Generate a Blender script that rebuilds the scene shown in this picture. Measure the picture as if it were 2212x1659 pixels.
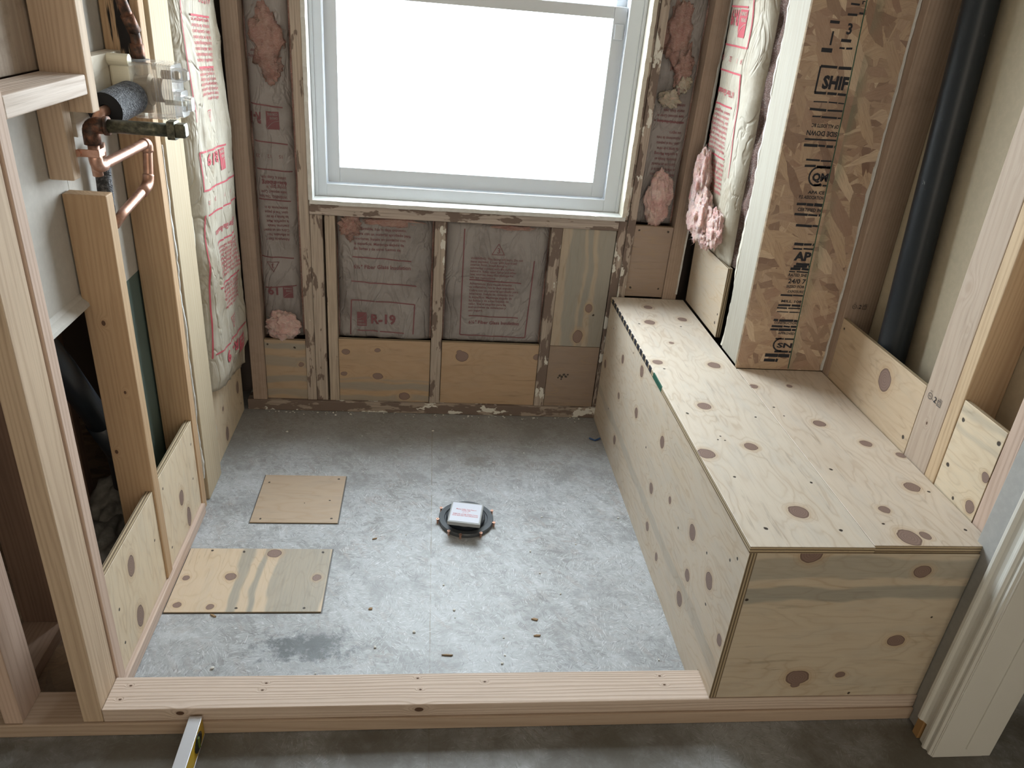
import bpy, bmesh, math, random
from mathutils import Vector, Matrix, noise as mn

# ------------------------------------------------------------------ scene, camera, light
sc = bpy.context.scene
for o in list(bpy.data.objects):
    bpy.data.objects.remove(o)
COL = sc.collection

RIGHT = (0.9930111, -0.0870960, 0.0796443)
DOWN = (0.0303854, -0.4634153, -0.8856201)
FWD = (0.1140423, 0.8818507, -0.4575301)
cam_d = bpy.data.cameras.new('camera')
cam_d.sensor_fit = 'HORIZONTAL'
cam_d.sensor_width = 36.0
cam_d.lens = 36.0 * 1643.65 / 2212.0
cam_d.clip_start = 0.02
cam = bpy.data.objects.new('camera', cam_d)
COL.objects.link(cam)
m = Matrix.Identity(4)
for i in range(3):
    m[i][0] = RIGHT[i]
    m[i][1] = -DOWN[i]
    m[i][2] = -FWD[i]
m[2][3] = 1.55
cam.matrix_world = m
sc.camera = cam

vs = sc.view_settings
sc.display_settings.display_device = 'sRGB'
vs.view_transform = 'Standard'
vs.look = 'None'
vs.gamma = 1.0
vs.use_curve_mapping = False
sc.cycles.max_bounces = 8
sc.cycles.diffuse_bounces = 5
sc.cycles.glossy_bounces = 3
sc.cycles.transmission_bounces = 4
vs.exposure = 0.45

world = bpy.data.worlds.new('overcast_sky')
sc.world = world
world.use_nodes = True
wn = world.node_tree.nodes
wl = world.node_tree.links
wn.clear()
w_out = wn.new('ShaderNodeOutputWorld')
w_bg = wn.new('ShaderNodeBackground')
w_tc = wn.new('ShaderNodeTexCoord')
w_sp = wn.new('ShaderNodeSeparateXYZ')
w_rp = wn.new('ShaderNodeValToRGB')
w_mr = wn.new('ShaderNodeMapRange')
w_mr.inputs['From Min'].default_value = -1.0
wl.new(w_tc.outputs['Generated'], w_sp.inputs[0])
wl.new(w_sp.outputs['Z'], w_mr.inputs['Value'])
wl.new(w_mr.outputs[0], w_rp.inputs[0])
e = w_rp.color_ramp.elements
e[0].position = 0.30
e[0].color = (0.30, 0.31, 0.30, 1)
e[1].position = 0.60
e[1].color = (0.84, 0.94, 1.0, 1)
wl.new(w_rp.outputs[0], w_bg.inputs[0])
w_bg.inputs[1].default_value = 19.0
wl.new(w_bg.outputs[0], w_out.inputs[0])


def area(name, loc, rot, sx, sy, power, color, portal=False):
    d = bpy.data.lights.new(name, 'AREA')
    d.shape = 'RECTANGLE'
    d.size = sx
    d.size_y = sy
    d.energy = power
    d.color = color
    o = bpy.data.objects.new(name, d)
    COL.objects.link(o)
    o.location = loc
    o.rotation_euler = rot
    if portal:
        d.cycles.is_portal = True
    return o


# the window opening guides the sky light; an unseen lamp behind the camera is added as fill for the back wall
area('window_portal', (0.145, 2.93, 1.475), (-math.pi / 2, 0, 0), 1.12, 1.27, 1.0, (1, 1, 1), True)
area('rear_fill', (0.3, -2.15, 1.45), (math.pi / 2, 0, 0), 1.6, 1.3, 20.0, (1.0, 0.87, 0.70))


# ------------------------------------------------------------------ helpers: objects
ORIG = {}                                   # world position of each object's origin


def tag(o, label=None, cat=None, group=None, kind=None):
    if label:
        o['label'] = label
    if cat:
        o['category'] = cat
    if group:
        o['group'] = group
    if kind:
        o['kind'] = kind
    return o


def empty(name, loc, label=None, cat=None, group=None, kind=None):
    o = bpy.data.objects.new(name, None)
    COL.objects.link(o)
    o.location = loc
    o.empty_display_size = 0.05
    ORIG[o.name] = Vector(loc)
    return tag(o, label, cat, group, kind)


def build(name, bm, mats, parent=None, origin=None, label=None, cat=None, group=None, kind=None, smooth=False):
    """links a bmesh given in world coordinates as one object whose origin is its own base (or its thing's)"""
    if parent is not None:
        L = ORIG[parent.name]
    elif origin is not None:
        L = Vector(origin)
    else:
        xs = [v.co.x for v in bm.verts]
        ys = [v.co.y for v in bm.verts]
        zs = [v.co.z for v in bm.verts]
        L = Vector(((min(xs) + max(xs)) / 2, (min(ys) + max(ys)) / 2, min(zs)))
    bmesh.ops.translate(bm, verts=bm.verts, vec=-L)
    me = bpy.data.meshes.new(name)
    bm.to_mesh(me)
    bm.free()
    if not isinstance(mats, (list, tuple)):
        mats = [mats]
    for mt in mats:
        me.materials.append(mt)
    if smooth:
        for p in me.polygons:
            p.use_smooth = True
    o = bpy.data.objects.new(name, me)
    COL.objects.link(o)
    if parent is not None:
        o.parent = parent
        if parent.type == 'MESH':
            o.location = (0, 0, 0)
    else:
        o.location = L
    ORIG[o.name] = L
    return tag(o, label, cat, group, kind)


def box(bm, x0, x1, y0, y1, z0, z1, mat=0, bev=0.0, seg=2):
    vs_ = [bm.verts.new(c) for c in ((x0, y0, z0), (x1, y0, z0), (x1, y1, z0), (x0, y1, z0),
                                      (x0, y0, z1), (x1, y0, z1), (x1, y1, z1), (x0, y1, z1))]
    fs = [bm.faces.new([vs_[i] for i in q]) for q in ((3, 2, 1, 0), (4, 5, 6, 7), (0, 1, 5, 4), (1, 2, 6, 5), (2, 3, 7, 6), (3, 0, 4, 7))]
    for f in fs:
        f.material_index = mat
    if bev > 0:
        es = list({ed for f in fs for ed in f.edges})
        r = bmesh.ops.bevel(bm, geom=es, offset=bev, segments=seg, affect='EDGES', profile=0.5)
        for f in r['faces']:
            f.material_index = mat
    return bm


def newbox(*a, **k):
    return box(bmesh.new(), *a, **k)


def prism(bm, pts, axis, a0, a1, mat=0):
    """extrudes a closed outline along an axis; pts are the other two coordinates in x,y,z order"""
    def P(p, t):
        if axis == 'x':
            return (t, p[0], p[1])
        if axis == 'y':
            return (p[0], t, p[1])
        return (p[0], p[1], t)
    A = [bm.verts.new(P(p, a0)) for p in pts]
    B = [bm.verts.new(P(p, a1)) for p in pts]
    fs = [bm.faces.new(A), bm.faces.new(B[::-1])]
    n = len(pts)
    for i in range(n):
        fs.append(bm.faces.new((A[i], B[i], B[(i + 1) % n], A[(i + 1) % n])))
    for f in fs:
        f.material_index = mat
    bmesh.ops.recalc_face_normals(bm, faces=fs)
    return bm


def tube(bm, pts, r, seg=18, mat=0, caps=True):
    pts = [Vector(p) for p in pts]
    n = len(pts)
    rs = r if isinstance(r, (list, tuple)) else [r] * n
    rings = []
    up = None
    for i, p in enumerate(pts):
        if i == 0:
            t = pts[1] - p
        elif i == n - 1:
            t = p - pts[i - 1]
        else:
            t = (pts[i + 1] - p).normalized() + (p - pts[i - 1]).normalized()
        t.normalize()
        if up is None:
            up = t.orthogonal().normalized()
        else:
            up = (up - t * up.dot(t)).normalized()
        s = t.cross(up)
        rings.append([bm.verts.new(p + (up * math.cos(2 * math.pi * k / seg) + s * math.sin(2 * math.pi * k / seg)) * rs[i]) for k in range(seg)])
    fs = []
    for a, b in zip(rings, rings[1:]):
        for k in range(seg):
            fs.append(bm.faces.new((a[k], a[(k + 1) % seg], b[(k + 1) % seg], b[k])))
    if caps:
        fs.append(bm.faces.new(rings[0][::-1]))
        fs.append(bm.faces.new(rings[-1]))
    for f in fs:
        f.material_index = mat
    bmesh.ops.recalc_face_normals(bm, faces=fs)
    return bm


def arc(p0, corner, p1, r, n=6):
    """points of a rounded corner between two straight runs"""
    c = Vector(corner)
    a = (Vector(p0) - c).normalized()
    b = (Vector(p1) - c).normalized()
    out = []
    for i in range(n + 1):
        t = i / n
        out.append(c + a * r * (1 - t) ** 2 + b * r * t ** 2)
    return out


def lathe(bm, prof, origin, axis=(0, 0, 1), seg=40, mat=0):
    """prof: (radius, height) pairs round an axis; open ends are closed when radius is 0"""
    ax = Vector(axis).normalized()
    u = ax.orthogonal().normalized()
    w = ax.cross(u)
    O = Vector(origin)
    rings = []
    for r, h in prof:
        if r < 1e-6:
            rings.append([bm.verts.new(O + ax * h)])
        else:
            rings.append([bm.verts.new(O + ax * h + (u * math.cos(2 * math.pi * k / seg) + w * math.sin(2 * math.pi * k / seg)) * r) for k in range(seg)])
    fs = []
    for a, b in zip(rings, rings[1:]):
        for k in range(seg):
            k2 = (k + 1) % seg
            if len(a) == 1 and len(b) == 1:
                continue
            if len(a) == 1:
                fs.append(bm.faces.new((a[0], b[k2], b[k])))
            elif len(b) == 1:
                fs.append(bm.faces.new((a[k], a[k2], b[0])))
            else:
                fs.append(bm.faces.new((a[k], a[k2], b[k2], b[k])))
    for f in fs:
        f.material_index = mat
    bmesh.ops.recalc_face_normals(bm, faces=fs)
    return bm


def fbm(x, y, z, oct=3):
    s = 0.0
    a = 1.0
    for i in range(oct):
        s += a * mn.noise((x, y, z))
        x, y, z, a = x * 2.1, y * 2.1, z * 2.1, a * 0.5
    return s


def fuzz(bm, verts, seed, n, ln, mat=0):
    """loose wool fibres standing off the surface of a tuft"""
    q = random.Random(seed * 31 + 5)
    for i in range(n):
        v = q.choice(verts)
        nn = v.normal.copy()
        t = Vector((q.uniform(-1, 1), q.uniform(-1, 1), q.uniform(-1, 1)))
        t = (t - nn * t.dot(nn)).normalized()
        side = nn.cross(t)
        L = ln * q.uniform(0.4, 1.3)
        lift = q.uniform(0.05, 0.45)
        bend = q.uniform(-0.6, 0.6)
        pts = []
        for k in range(4):
            a = k / 3
            pts.append(v.co - nn * 0.001 + t * L * a + nn * L * lift * a * (1.3 - a) + side * L * bend * a * a)
        w = 0.0005
        rings = []
        for k, p in enumerate(pts):
            r = w * (1.0 - 0.8 * k / 3)
            rings.append([bm.verts.new(p + side * r), bm.verts.new(p - side * r * 0.5 + nn * r), bm.verts.new(p - side * r * 0.5 - nn * r)])
        for a, b in zip(rings, rings[1:]):
            for k in range(3):
                f = bm.faces.new((a[k], a[(k + 1) % 3], b[(k + 1) % 3], b[k]))
                f.material_index = mat
                f.smooth = True


def blob(bm, c, rx, ry, rz, seed=0, amp=0.35, freq=3.0, sub=4, mat=0, oct=4, hair=True):
    """a torn tuft of wool: an ellipsoid pushed in and out by folded noise"""
    r = bmesh.ops.create_icosphere(bm, subdivisions=sub, radius=1.0)
    for v in r['verts']:
        d = v.co.normalized()
        n = fbm(d.x * freq + seed * 7.3, d.y * freq + seed * 3.1, d.z * freq, oct)
        n2 = abs(mn.noise((d.x * freq * 2.2 + seed, d.y * freq * 2.2, d.z * freq * 1.2 + 9)))
        k = 1 + amp * n - amp * 0.7 * (n2 - 0.2)
        v.co = Vector((c[0] + d.x * rx * k, c[1] + d.y * ry * k, c[2] + d.z * rz * k))
    for f in {f for v in r['verts'] for f in v.link_faces}:
        f.material_index = mat
        f.smooth = True
    if hair:
        bm.normal_update()
        fuzz(bm, list(r['verts']), seed, int(9000 * max(rx, ry) * rz / 0.01 * 0.12) + 60, 0.018, mat)
    return bm


# ------------------------------------------------------------------ helpers: lettering as thin mesh
_glyphs = {}


def text_shape(s, size, bold=0.0, space=1.0):
    key = (s, round(size, 5), bold, space)
    if key not in _glyphs:
        cu = bpy.data.curves.new('lettering', 'FONT')
        cu.body = s
        cu.size = size
        cu.offset = bold * size
        cu.resolution_u = 2
        cu.space_character = space
        to = bpy.data.objects.new('lettering', cu)
        me = bpy.data.meshes.new_from_object(to)
        _glyphs[key] = ([(v.co.x, v.co.y) for v in me.vertices], [tuple(p.vertices) for p in me.polygons])
        bpy.data.objects.remove(to)
        bpy.data.curves.remove(cu)
        bpy.data.meshes.remove(me)
    return _glyphs[key]


def put_text(bm, surf, s, u, v, size, mat=1, flip=False, bold=0.0, align='l', stretch=1.0, width=None, eps=0.0018, rot=0.0):
    """lays lettering on surf(u, v, lift); flip turns it upside down; u,v is the start of the base line"""
    vsx, fcs = text_shape(s, size, bold)
    if not vsx:
        return
    mx = max(p[0] for p in vsx)
    k = stretch
    if width:
        k = width / max(mx, 1e-6)
    o = {'l': 0, 'c': mx / 2, 'r': mx}[align]
    cr, sr = math.cos(rot), math.sin(rot)
    idx = []
    for x, y in vsx:
        x = (x - o) * k
        x, y = x * cr - y * sr, x * sr + y * cr
        if flip:
            x, y = -x, -y
        idx.append(bm.verts.new(surf(u + x, v + y, eps)))
    for f in fcs:
        try:
            g = bm.faces.new([idx[i] for i in f])
            g.material_index = mat
        except ValueError:
            pass


def put_line(bm, surf, u0, v0, u1, v1, wd, mat=1, n=10, eps=0.0018):
    d = Vector((u1 - u0, v1 - v0))
    if d.length < 1e-6:
        return
    q = Vector((-d.y, d.x)).normalized() * wd / 2
    A = []
    B = []
    for i in range(n + 1):
        t = i / n
        x, y = u0 + d.x * t, v0 + d.y * t
        A.append(bm.verts.new(surf(x + q.x, y + q.y, eps)))
        B.append(bm.verts.new(surf(x - q.x, y - q.y, eps)))
    for i in range(n):
        f = bm.faces.new((A[i], B[i], B[i + 1], A[i + 1]))
        f.material_index = mat


def put_rect(bm, surf, u0, v0, u1, v1, mat=1, eps=0.0016, nu=5, nv=5):
    g = [[bm.verts.new(surf(u0 + (u1 - u0) * i / nu, v0 + (v1 - v0) * j / nv, eps)) for j in range(nv + 1)] for i in range(nu + 1)]
    for i in range(nu):
        for j in range(nv):
            f = bm.faces.new((g[i][j], g[i + 1][j], g[i + 1][j + 1], g[i][j + 1]))
            f.material_index = mat


def plane_surf(O, U, V, N):
    O, U, V, N = Vector(O), Vector(U), Vector(V), Vector(N)
    return lambda u, v, e_=0.0: O + U * u + V * v + N * e_


# ------------------------------------------------------------------ helpers: node materials
class NT:
    def __init__(self, name):
        self.m = bpy.data.materials.new(name)
        self.m.use_nodes = True
        self.t = self.m.node_tree
        self.t.nodes.clear()
        self.out = self.t.nodes.new('ShaderNodeOutputMaterial')
        self.tc = None

    def n(self, typ, **kw):
        nd = self.t.nodes.new(typ)
        for k, v in kw.items():
            setattr(nd, k, v)
        return nd

    def put(self, sock, v):
        if v is None:
            return
        if hasattr(v, 'is_linked') or hasattr(v, 'links'):
            self.t.links.new(v, sock)
        else:
            if sock.type == 'RGBA' and len(v) == 3:
                v = (*v, 1)
            sock.default_value = v

    def coord(self, off=(0, 0, 0), rand=False):
        tc = self.n('ShaderNodeTexCoord')
        c = tc.outputs['Object']
        if rand:
            oi = self.n('ShaderNodeObjectInfo')
            k = self.math('MULTIPLY', oi.outputs['Random'], 53.0)
            return self.vm('ADD', c, self.comb(k, k, k))
        if any(off):
            return self.vm('ADD', c, tuple(off))
        return c

    def math(self, op, a, b=None, c=None, clamp=False):
        nd = self.n('ShaderNodeMath', operation=op, use_clamp=clamp)
        self.put(nd.inputs[0], a)
        if b is not None:
            self.put(nd.inputs[1], b)
        if c is not None:
            self.put(nd.inputs[2], c)
        return nd.outputs[0]

    def vm(self, op, a, b=None, c=None):
        nd = self.n('ShaderNodeVectorMath', operation=op)
        self.put(nd.inputs[0], a)
        if b is not None:
            self.put(nd.inputs[1], b)
        if c is not None:
            self.put(nd.inputs[2], c)
        return nd.outputs['Value'] if op in ('LENGTH', 'DOT_PRODUCT', 'DISTANCE') else nd.outputs[0]

    def sep(self, v):
        nd = self.n('ShaderNodeSeparateXYZ')
        self.put(nd.inputs[0], v)
        return nd.outputs

    def comb(self, x=0.0, y=0.0, z=0.0):
        nd = self.n('ShaderNodeCombineXYZ')
        self.put(nd.inputs[0], x)
        self.put(nd.inputs[1], y)
        self.put(nd.inputs[2], z)
        return nd.outputs[0]

    def noise(self, v, scale=1.0, detail=2.0, rough=0.5, dist=0.0):
        nd = self.n('ShaderNodeTexNoise')
        self.put(nd.inputs['Vector'], v)
        nd.inputs['Scale'].default_value = scale
        nd.inputs['Detail'].default_value = detail
        nd.inputs['Roughness'].default_value = rough
        nd.inputs['Distortion'].default_value = dist
        return nd.outputs['Fac']

    def vor(self, v, scale=1.0, feature='F1', rand=1.0):
        nd = self.n('ShaderNodeTexVoronoi', feature=feature)
        self.put(nd.inputs['Vector'], v)
        nd.inputs['Scale'].default_value = scale
        nd.inputs['Randomness'].default_value = rand
        return nd

    def map(self, v, scale=(1, 1, 1), rot=(0, 0, 0), loc=(0, 0, 0)):
        nd = self.n('ShaderNodeMapping')
        self.put(nd.inputs[0], v)
        nd.inputs['Location'].default_value = loc
        nd.inputs['Rotation'].default_value = rot
        nd.inputs['Scale'].default_value = scale
        return nd.outputs[0]

    def vrot(self, v, ang):
        nd = self.n('ShaderNodeVectorRotate', rotation_type='Z_AXIS')
        self.put(nd.inputs['Vector'], v)
        self.put(nd.inputs['Angle'], ang)
        return nd.outputs[0]

    def strands(self, p, cell, fine, seed=0.0):
        """fibres that change direction from patch to patch, as on a worn strand board"""
        q = self.vm('ADD', p, (seed, seed * 1.3, 0))
        c = self.sep(self.vor(self.vm('ADD', q, self.comb(self.math('MULTIPLY', self.noise(q, cell * 1.4, 2), 1.1 / cell), 0.0, 0.0)), cell).outputs['Color'])
        r = self.vrot(q, self.math('MULTIPLY', c[0], 6.283))
        return self.noise(self.vm('MULTIPLY', r, (fine * 0.13, fine, 1.0)), 1.0, 3, 0.65)

    def step(self, x, lo, hi):
        """smooth 0..1 as x goes from lo to hi"""
        nd = self.n('ShaderNodeMapRange', interpolation_type='SMOOTHSTEP')
        self.put(nd.inputs[0], x)
        if lo <= hi:
            nd.inputs[1].default_value, nd.inputs[2].default_value = lo, hi
            nd.inputs[3].default_value, nd.inputs[4].default_value = 0, 1
        else:
            nd.inputs[1].default_value, nd.inputs[2].default_value = hi, lo
            nd.inputs[3].default_value, nd.inputs[4].default_value = 1, 0
        return nd.outputs[0]

    def mix(self, f, a, b, mode='MIX'):
        nd = self.n('ShaderNodeMix', data_type='RGBA', blend_type=mode)
        self.put(nd.inputs[0], f)
        self.put(nd.inputs[6], a)
        self.put(nd.inputs[7], b)
        return nd.outputs[2]

    def ramp(self, f, stops, mode='LINEAR'):
        nd = self.n('ShaderNodeValToRGB')
        self.put(nd.inputs[0], f)
        r = nd.color_ramp
        r.interpolation = mode
        while len(r.elements) < len(stops):
            r.elements.new(0.5)
        for el, (p, c) in zip(r.elements, stops):
            el.position = p
            el.color = (*c, 1) if len(c) == 3 else c
        return nd.outputs[0]

    def finish(self, color, rough=0.7, metal=0.0, bump=None, bstr=0.3, bdist=0.002, spec=0.35, **kw):
        p = self.n('ShaderNodeBsdfPrincipled')
        self.put(p.inputs['Base Color'], color)
        self.put(p.inputs['Roughness'], rough)
        self.put(p.inputs['Metallic'], metal)
        p.inputs['Specular IOR Level'].default_value = spec
        for k, v in kw.items():
            self.put(p.inputs[k.replace('_', ' ')], v)
        if bump is not None:
            b = self.n('ShaderNodeBump')
            b.inputs['Strength'].default_value = bstr
            b.inputs['Distance'].default_value = bdist
            self.put(b.inputs['Height'], bump)
            self.t.links.new(b.outputs[0], p.inputs['Normal'])
        self.t.links.new(p.outputs[0], self.out.inputs[0])
        return self.m


AX = {'x': 0, 'y': 1, 'z': 2}


def plain(name, color, rough=0.6, metal=0.0, spec=0.4, speck=0.0):
    t = NT(name)
    c = color
    if speck:
        k = t.noise(t.coord(), 60.0, 3, 0.6)
        c = t.mix(t.step(k, 0.35, 0.75), tuple(x * (1 - speck) for x in color), color)
    return t.finish(c, rough, metal, spec=spec)


def ply_mat(name, L, grain, cross, knots=(), holes=(), stripes=(), stain=0.0, base=(0.66, 0.55, 0.40), warm=(0.54, 0.41, 0.26), seed=0.0, pink=0.0, rings=11.0):
    """rotary cut pine plywood face: contour grain that bends round its knots, blue stain, screw holes"""
    t = NT(name)
    c = t.coord(off=L)
    s = t.sep(c)
    gu, gv = s[AX[grain]], s[AX[cross]]
    p0 = t.comb(gu, gv, 0.0)
    wob = t.noise(t.vm('ADD', p0, (seed, seed * 0.7, 0)), 34.0, 2)
    wobc = t.math('MULTIPLY', t.math('SUBTRACT', wob, 0.5), 0.010)
    p = t.vm('ADD', p0, t.comb(wobc, t.math('MULTIPLY', wobc, -0.8), 0.0))
    dmin = None
    for k in knots:
        x, y, z = k[0:3]
        r = k[3]
        ru, rv = r * (k[4] if len(k) > 4 else 1.0), r
        q = (x, y, z)
        a, b = q[AX[grain]], q[AX[cross]]
        d = t.vm('LENGTH', t.vm('MULTIPLY_ADD', p, (1 / ru, 1 / rv, 0), (-a / ru, -b / rv, 0)))
        dmin = d if dmin is None else t.math('MINIMUM', dmin, d)
    hmin = None
    for h in holes:
        q = h[0:3]
        a, b = q[AX[grain]], q[AX[cross]]
        r = h[3] if len(h) > 3 else 0.0042
        d = t.vm('LENGTH', t.vm('MULTIPLY_ADD', p, (1 / r, 1 / r, 0), (-a / r, -b / r, 0)))
        hmin = d if hmin is None else t.math('MINIMUM', hmin, d)
    st = t.vm('MULTIPLY', p0, (1.3, 5.0, 1.0))
    low = t.noise(t.vm('ADD', st, (seed, seed * 1.7, seed)), 1.6, 3, 0.55)
    field = t.math('MULTIPLY', low, rings)
    if dmin is not None:
        bell = t.math('POWER', 2.718, t.math('MULTIPLY', t.math('MULTIPLY', dmin, dmin), -0.16))
        field = t.math('MULTIPLY_ADD', bell, 2.2, field)
    tri = t.math('PINGPONG', field, 0.5)
    line = t.step(tri, 0.17, 0.0)
    soft = t.step(tri, 0.5, 0.0)
    fib = t.noise(t.vm('MULTIPLY', p0, (9.0, 190.0, 1.0)), 1.0, 3, 0.6)
    blot = t.noise(t.vm('ADD', t.vm('MULTIPLY', p0, (2.0, 4.0, 1.0)), (seed + 4, 0, 0)), 2.0, 3, 0.6)
    col = t.mix(t.math('MULTIPLY', soft, 0.22), base, warm)
    col = t.mix(t.math('MULTIPLY', t.step(blot, 0.5, 0.8), 0.45), col, warm)
    col = t.mix(t.math('MULTIPLY', line, t.math('MULTIPLY', t.step(blot, 0.25, 0.7), 0.34)), col, (0.37, 0.255, 0.15))
    col = t.mix(t.math('MULTIPLY', t.step(fib, 0.52, 0.78), 0.30), col, (0.42, 0.31, 0.20))
    mot = t.noise(t.vm('ADD', t.vm('MULTIPLY', p0, (3.0, 9.0, 1.0)), (seed * 5, 2, 0)), 2.0, 5, 0.7)
    col = t.mix(t.math('MULTIPLY', t.step(mot, 0.46, 0.66), 0.35), col, tuple(min(1.0, q * k_) for q, k_ in zip(base, (0.84, 0.90, 0.98))))
    stk = t.noise(t.vm('ADD', t.vm('MULTIPLY', p0, (7.0, 75.0, 1.0)), (seed, seed * 3, 0)), 1.0, 4, 0.62, 0.3)
    col = t.mix(t.math('MULTIPLY', t.math('MULTIPLY', t.step(stk, 0.56, 0.70), t.step(blot, 0.30, 0.65)), 0.55), col, tuple(x * 0.62 for x in warm))
    if pink:
        col = t.mix(pink, col, (0.36, 0.20, 0.13))
    grey = None
    for lo, hi, amt in stripes:
        wv = t.math('MULTIPLY_ADD', t.math('SUBTRACT', t.noise(t.vm('MULTIPLY', p0, (5.0, 9.0, 1.0)), 1.0, 2), 0.5), 0.06, gv)
        g = t.math('MULTIPLY', t.math('MULTIPLY', t.step(wv, lo - 0.004, lo + 0.006), t.step(wv, hi + 0.006, hi - 0.004)), amt)
        grey = g if grey is None else t.math('MAXIMUM', grey, g)
    if stain:
        g = t.math('MULTIPLY', t.step(t.noise(t.vm('ADD', t.vm('MULTIPLY', p0, (1.1, 13.0, 1.0)), (seed * 2.3, seed, 0)), 1.0, 3, 0.6), 0.55, 0.66), stain)
        grey = g if grey is None else t.math('MAXIMUM', grey, g)
    if grey is not None:
        col = t.mix(t.math('MULTIPLY', grey, t.math('MULTIPLY_ADD', fib, 0.5, 0.55)), col, (0.235, 0.245, 0.225))
    bump = t.math('MULTIPLY_ADD', line, -0.4, t.math('MULTIPLY', fib, 0.7))
    if dmin is not None:
        halo = t.math('MULTIPLY', t.step(dmin, 1.9, 0.95), 0.42)
        col = t.mix(halo, col, (0.47, 0.325, 0.19))
        ringk = t.math('PINGPONG', t.math('MULTIPLY', dmin, 4.5), 0.5)
        hr = t.math('MULTIPLY', t.math('MULTIPLY', t.step(t.math('PINGPONG', t.math('MULTIPLY', dmin, 2.6), 0.5), 0.16, 0.0), t.step(dmin, 2.3, 1.1)), 0.30)
        col = t.mix(hr, col, (0.32, 0.20, 0.115))
        kc = t.mix(t.math('MULTIPLY', ringk, 1.1), (0.195, 0.128, 0.104), (0.30, 0.215, 0.178))
        kc = t.mix(t.step(dmin, 0.80, 1.0), kc, (0.135, 0.082, 0.063))
        col = t.mix(t.step(dmin, 1.03, 0.95), col, kc)
    if hmin is not None:
        col = t.mix(t.step(hmin, 1.1, 0.75), col, (0.045, 0.034, 0.026))
        bump = t.math('MULTIPLY_ADD', t.step(hmin, 1.2, 0.6), -3.0, bump)
    return t.finish(col, 0.52, bump=bump, bstr=0.25, bdist=0.0012, spec=0.45)


def ply_edge_mat(name, axis, L, t0, thick=0.018, dark=1.0):
    """the cut edge of a plywood sheet: five plies, across the given axis"""
    t = NT(name)
    c = t.coord(off=L)
    s = t.sep(c)[AX[axis]]
    k = t.math('MULTIPLY', t.math('SUBTRACT', s, t0), 5.0 / thick)
    wob = t.math('MULTIPLY', t.noise(c, 30.0, 2), 0.25)
    tri = t.math('PINGPONG', t.math('ADD', k, wob), 1.0)
    fine = t.noise(c, 180.0, 3, 0.7)
    col = t.mix(t.step(tri, 0.4, 0.62), (0.50 * dark, 0.40 * dark, 0.26 * dark), (0.17 * dark, 0.125 * dark, 0.08 * dark))
    col = t.mix(t.math('MULTIPLY', t.step(fine, 0.55, 0.8), 0.5), col, (0.13, 0.09, 0.06))
    return t.finish(col, 0.8, bump=t.math('ADD', tri, fine), bstr=0.4, bdist=0.0015)


def lumber(name, axis, light, dark, freq=95.0, contrast=0.42, knots=(), L=(0, 0, 0), burn=None, dirt=0.0, rough_saw=0.15):
    """planed softwood: rings drawn out along the board"""
    t = NT(name)
    c = t.coord(rand=not knots and burn is None, off=L)
    sx = [0.0] * 3
    i = AX[axis]
    j, k = [q for q in range(3) if q != i]
    s = t.sep(c)
    al, a, b = s[i], s[j], s[k]
    stv = t.comb(t.math('MULTIPLY', al, 0.35), a, b)
    warp = t.math('ADD', t.noise(t.comb(t.math('MULTIPLY', al, 0.12), a, b), 7.0, 2, 0.5), t.math('MULTIPLY', t.noise(t.comb(t.math('MULTIPLY', al, 0.03), a, b), 26.0, 1, 0.5), 0.7))
    ph = t.math('MULTIPLY_ADD', t.math('ADD', a, t.math('MULTIPLY', b, 0.62)), freq, t.math('MULTIPLY', warp, 5.0))
    dm = None
    for q in knots:
        r = q[3]
        d = t.vm('LENGTH', t.vm('MULTIPLY', t.vm('SUBTRACT', c, tuple(q[0:3])), tuple((1 / (r * 1.5) if w == i else 1 / r) for w in range(3))))
        dm = d if dm is None else t.math('MINIMUM', dm, d)
    if dm is not None:
        ph = t.math('MULTIPLY_ADD', t.math('POWER', 2.718, t.math('MULTIPLY', t.math('MULTIPLY', dm, dm), -0.2)), 3.0, ph)
    w = t.math('PINGPONG', ph, 0.5)
    ring = t.step(w, 0.12, 0.5)
    fib = t.noise(t.comb(t.math('MULTIPLY', al, 6.0), t.math('MULTIPLY', a, 240.0), t.math('MULTIPLY', b, 240.0)), 1.0, 3, 0.65)
    blot = t.noise(stv, 4.0, 3, 0.6)
    col = t.mix(t.math('MULTIPLY', ring, contrast), light, dark)
    col = t.mix(t.math('MULTIPLY', t.step(fib, 0.5, 0.8), 0.40), col, tuple(x * 0.62 for x in dark))
    col = t.mix(t.math('MULTIPLY', t.step(blot, 0.45, 0.75), 0.30), col, dark)
    if dirt:
        dn = t.noise(c, 11.0, 5, 0.7)
        col = t.mix(t.math('MULTIPLY', t.step(dn, 0.48, 0.68), dirt), col, (0.10, 0.07, 0.05))
    if dm is not None:
        col = t.mix(t.math('MULTIPLY', t.step(dm, 2.2, 1.0), 0.5), col, dark)
        col = t.mix(t.step(dm, 1.05, 0.9), col, (0.10, 0.055, 0.035))
    if burn:
        bx, by, bz, rx, rz = burn
        q = t.vm('LENGTH', t.vm('MULTIPLY', t.vm('SUBTRACT', c, (bx, by, bz)), (1 / rx, 0.0, 1 / rz)))
        flame = t.noise(t.comb(t.math('MULTIPLY', a, 130.0), t.math('MULTIPLY', b, 20.0), t.math('MULTIPLY', al, 9.0)), 1.0, 3, 0.6)
        q = t.math('MULTIPLY_ADD', t.math('SUBTRACT', flame, 0.5), 3.2, q)
        col = t.mix(t.step(q, 1.15, 0.65), col, (0.012, 0.010, 0.010))
    return t.finish(col, 0.68, bump=t.math('MULTIPLY_ADD', fib, 1.0, ring), bstr=rough_saw, bdist=0.0012, spec=0.3)


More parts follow.
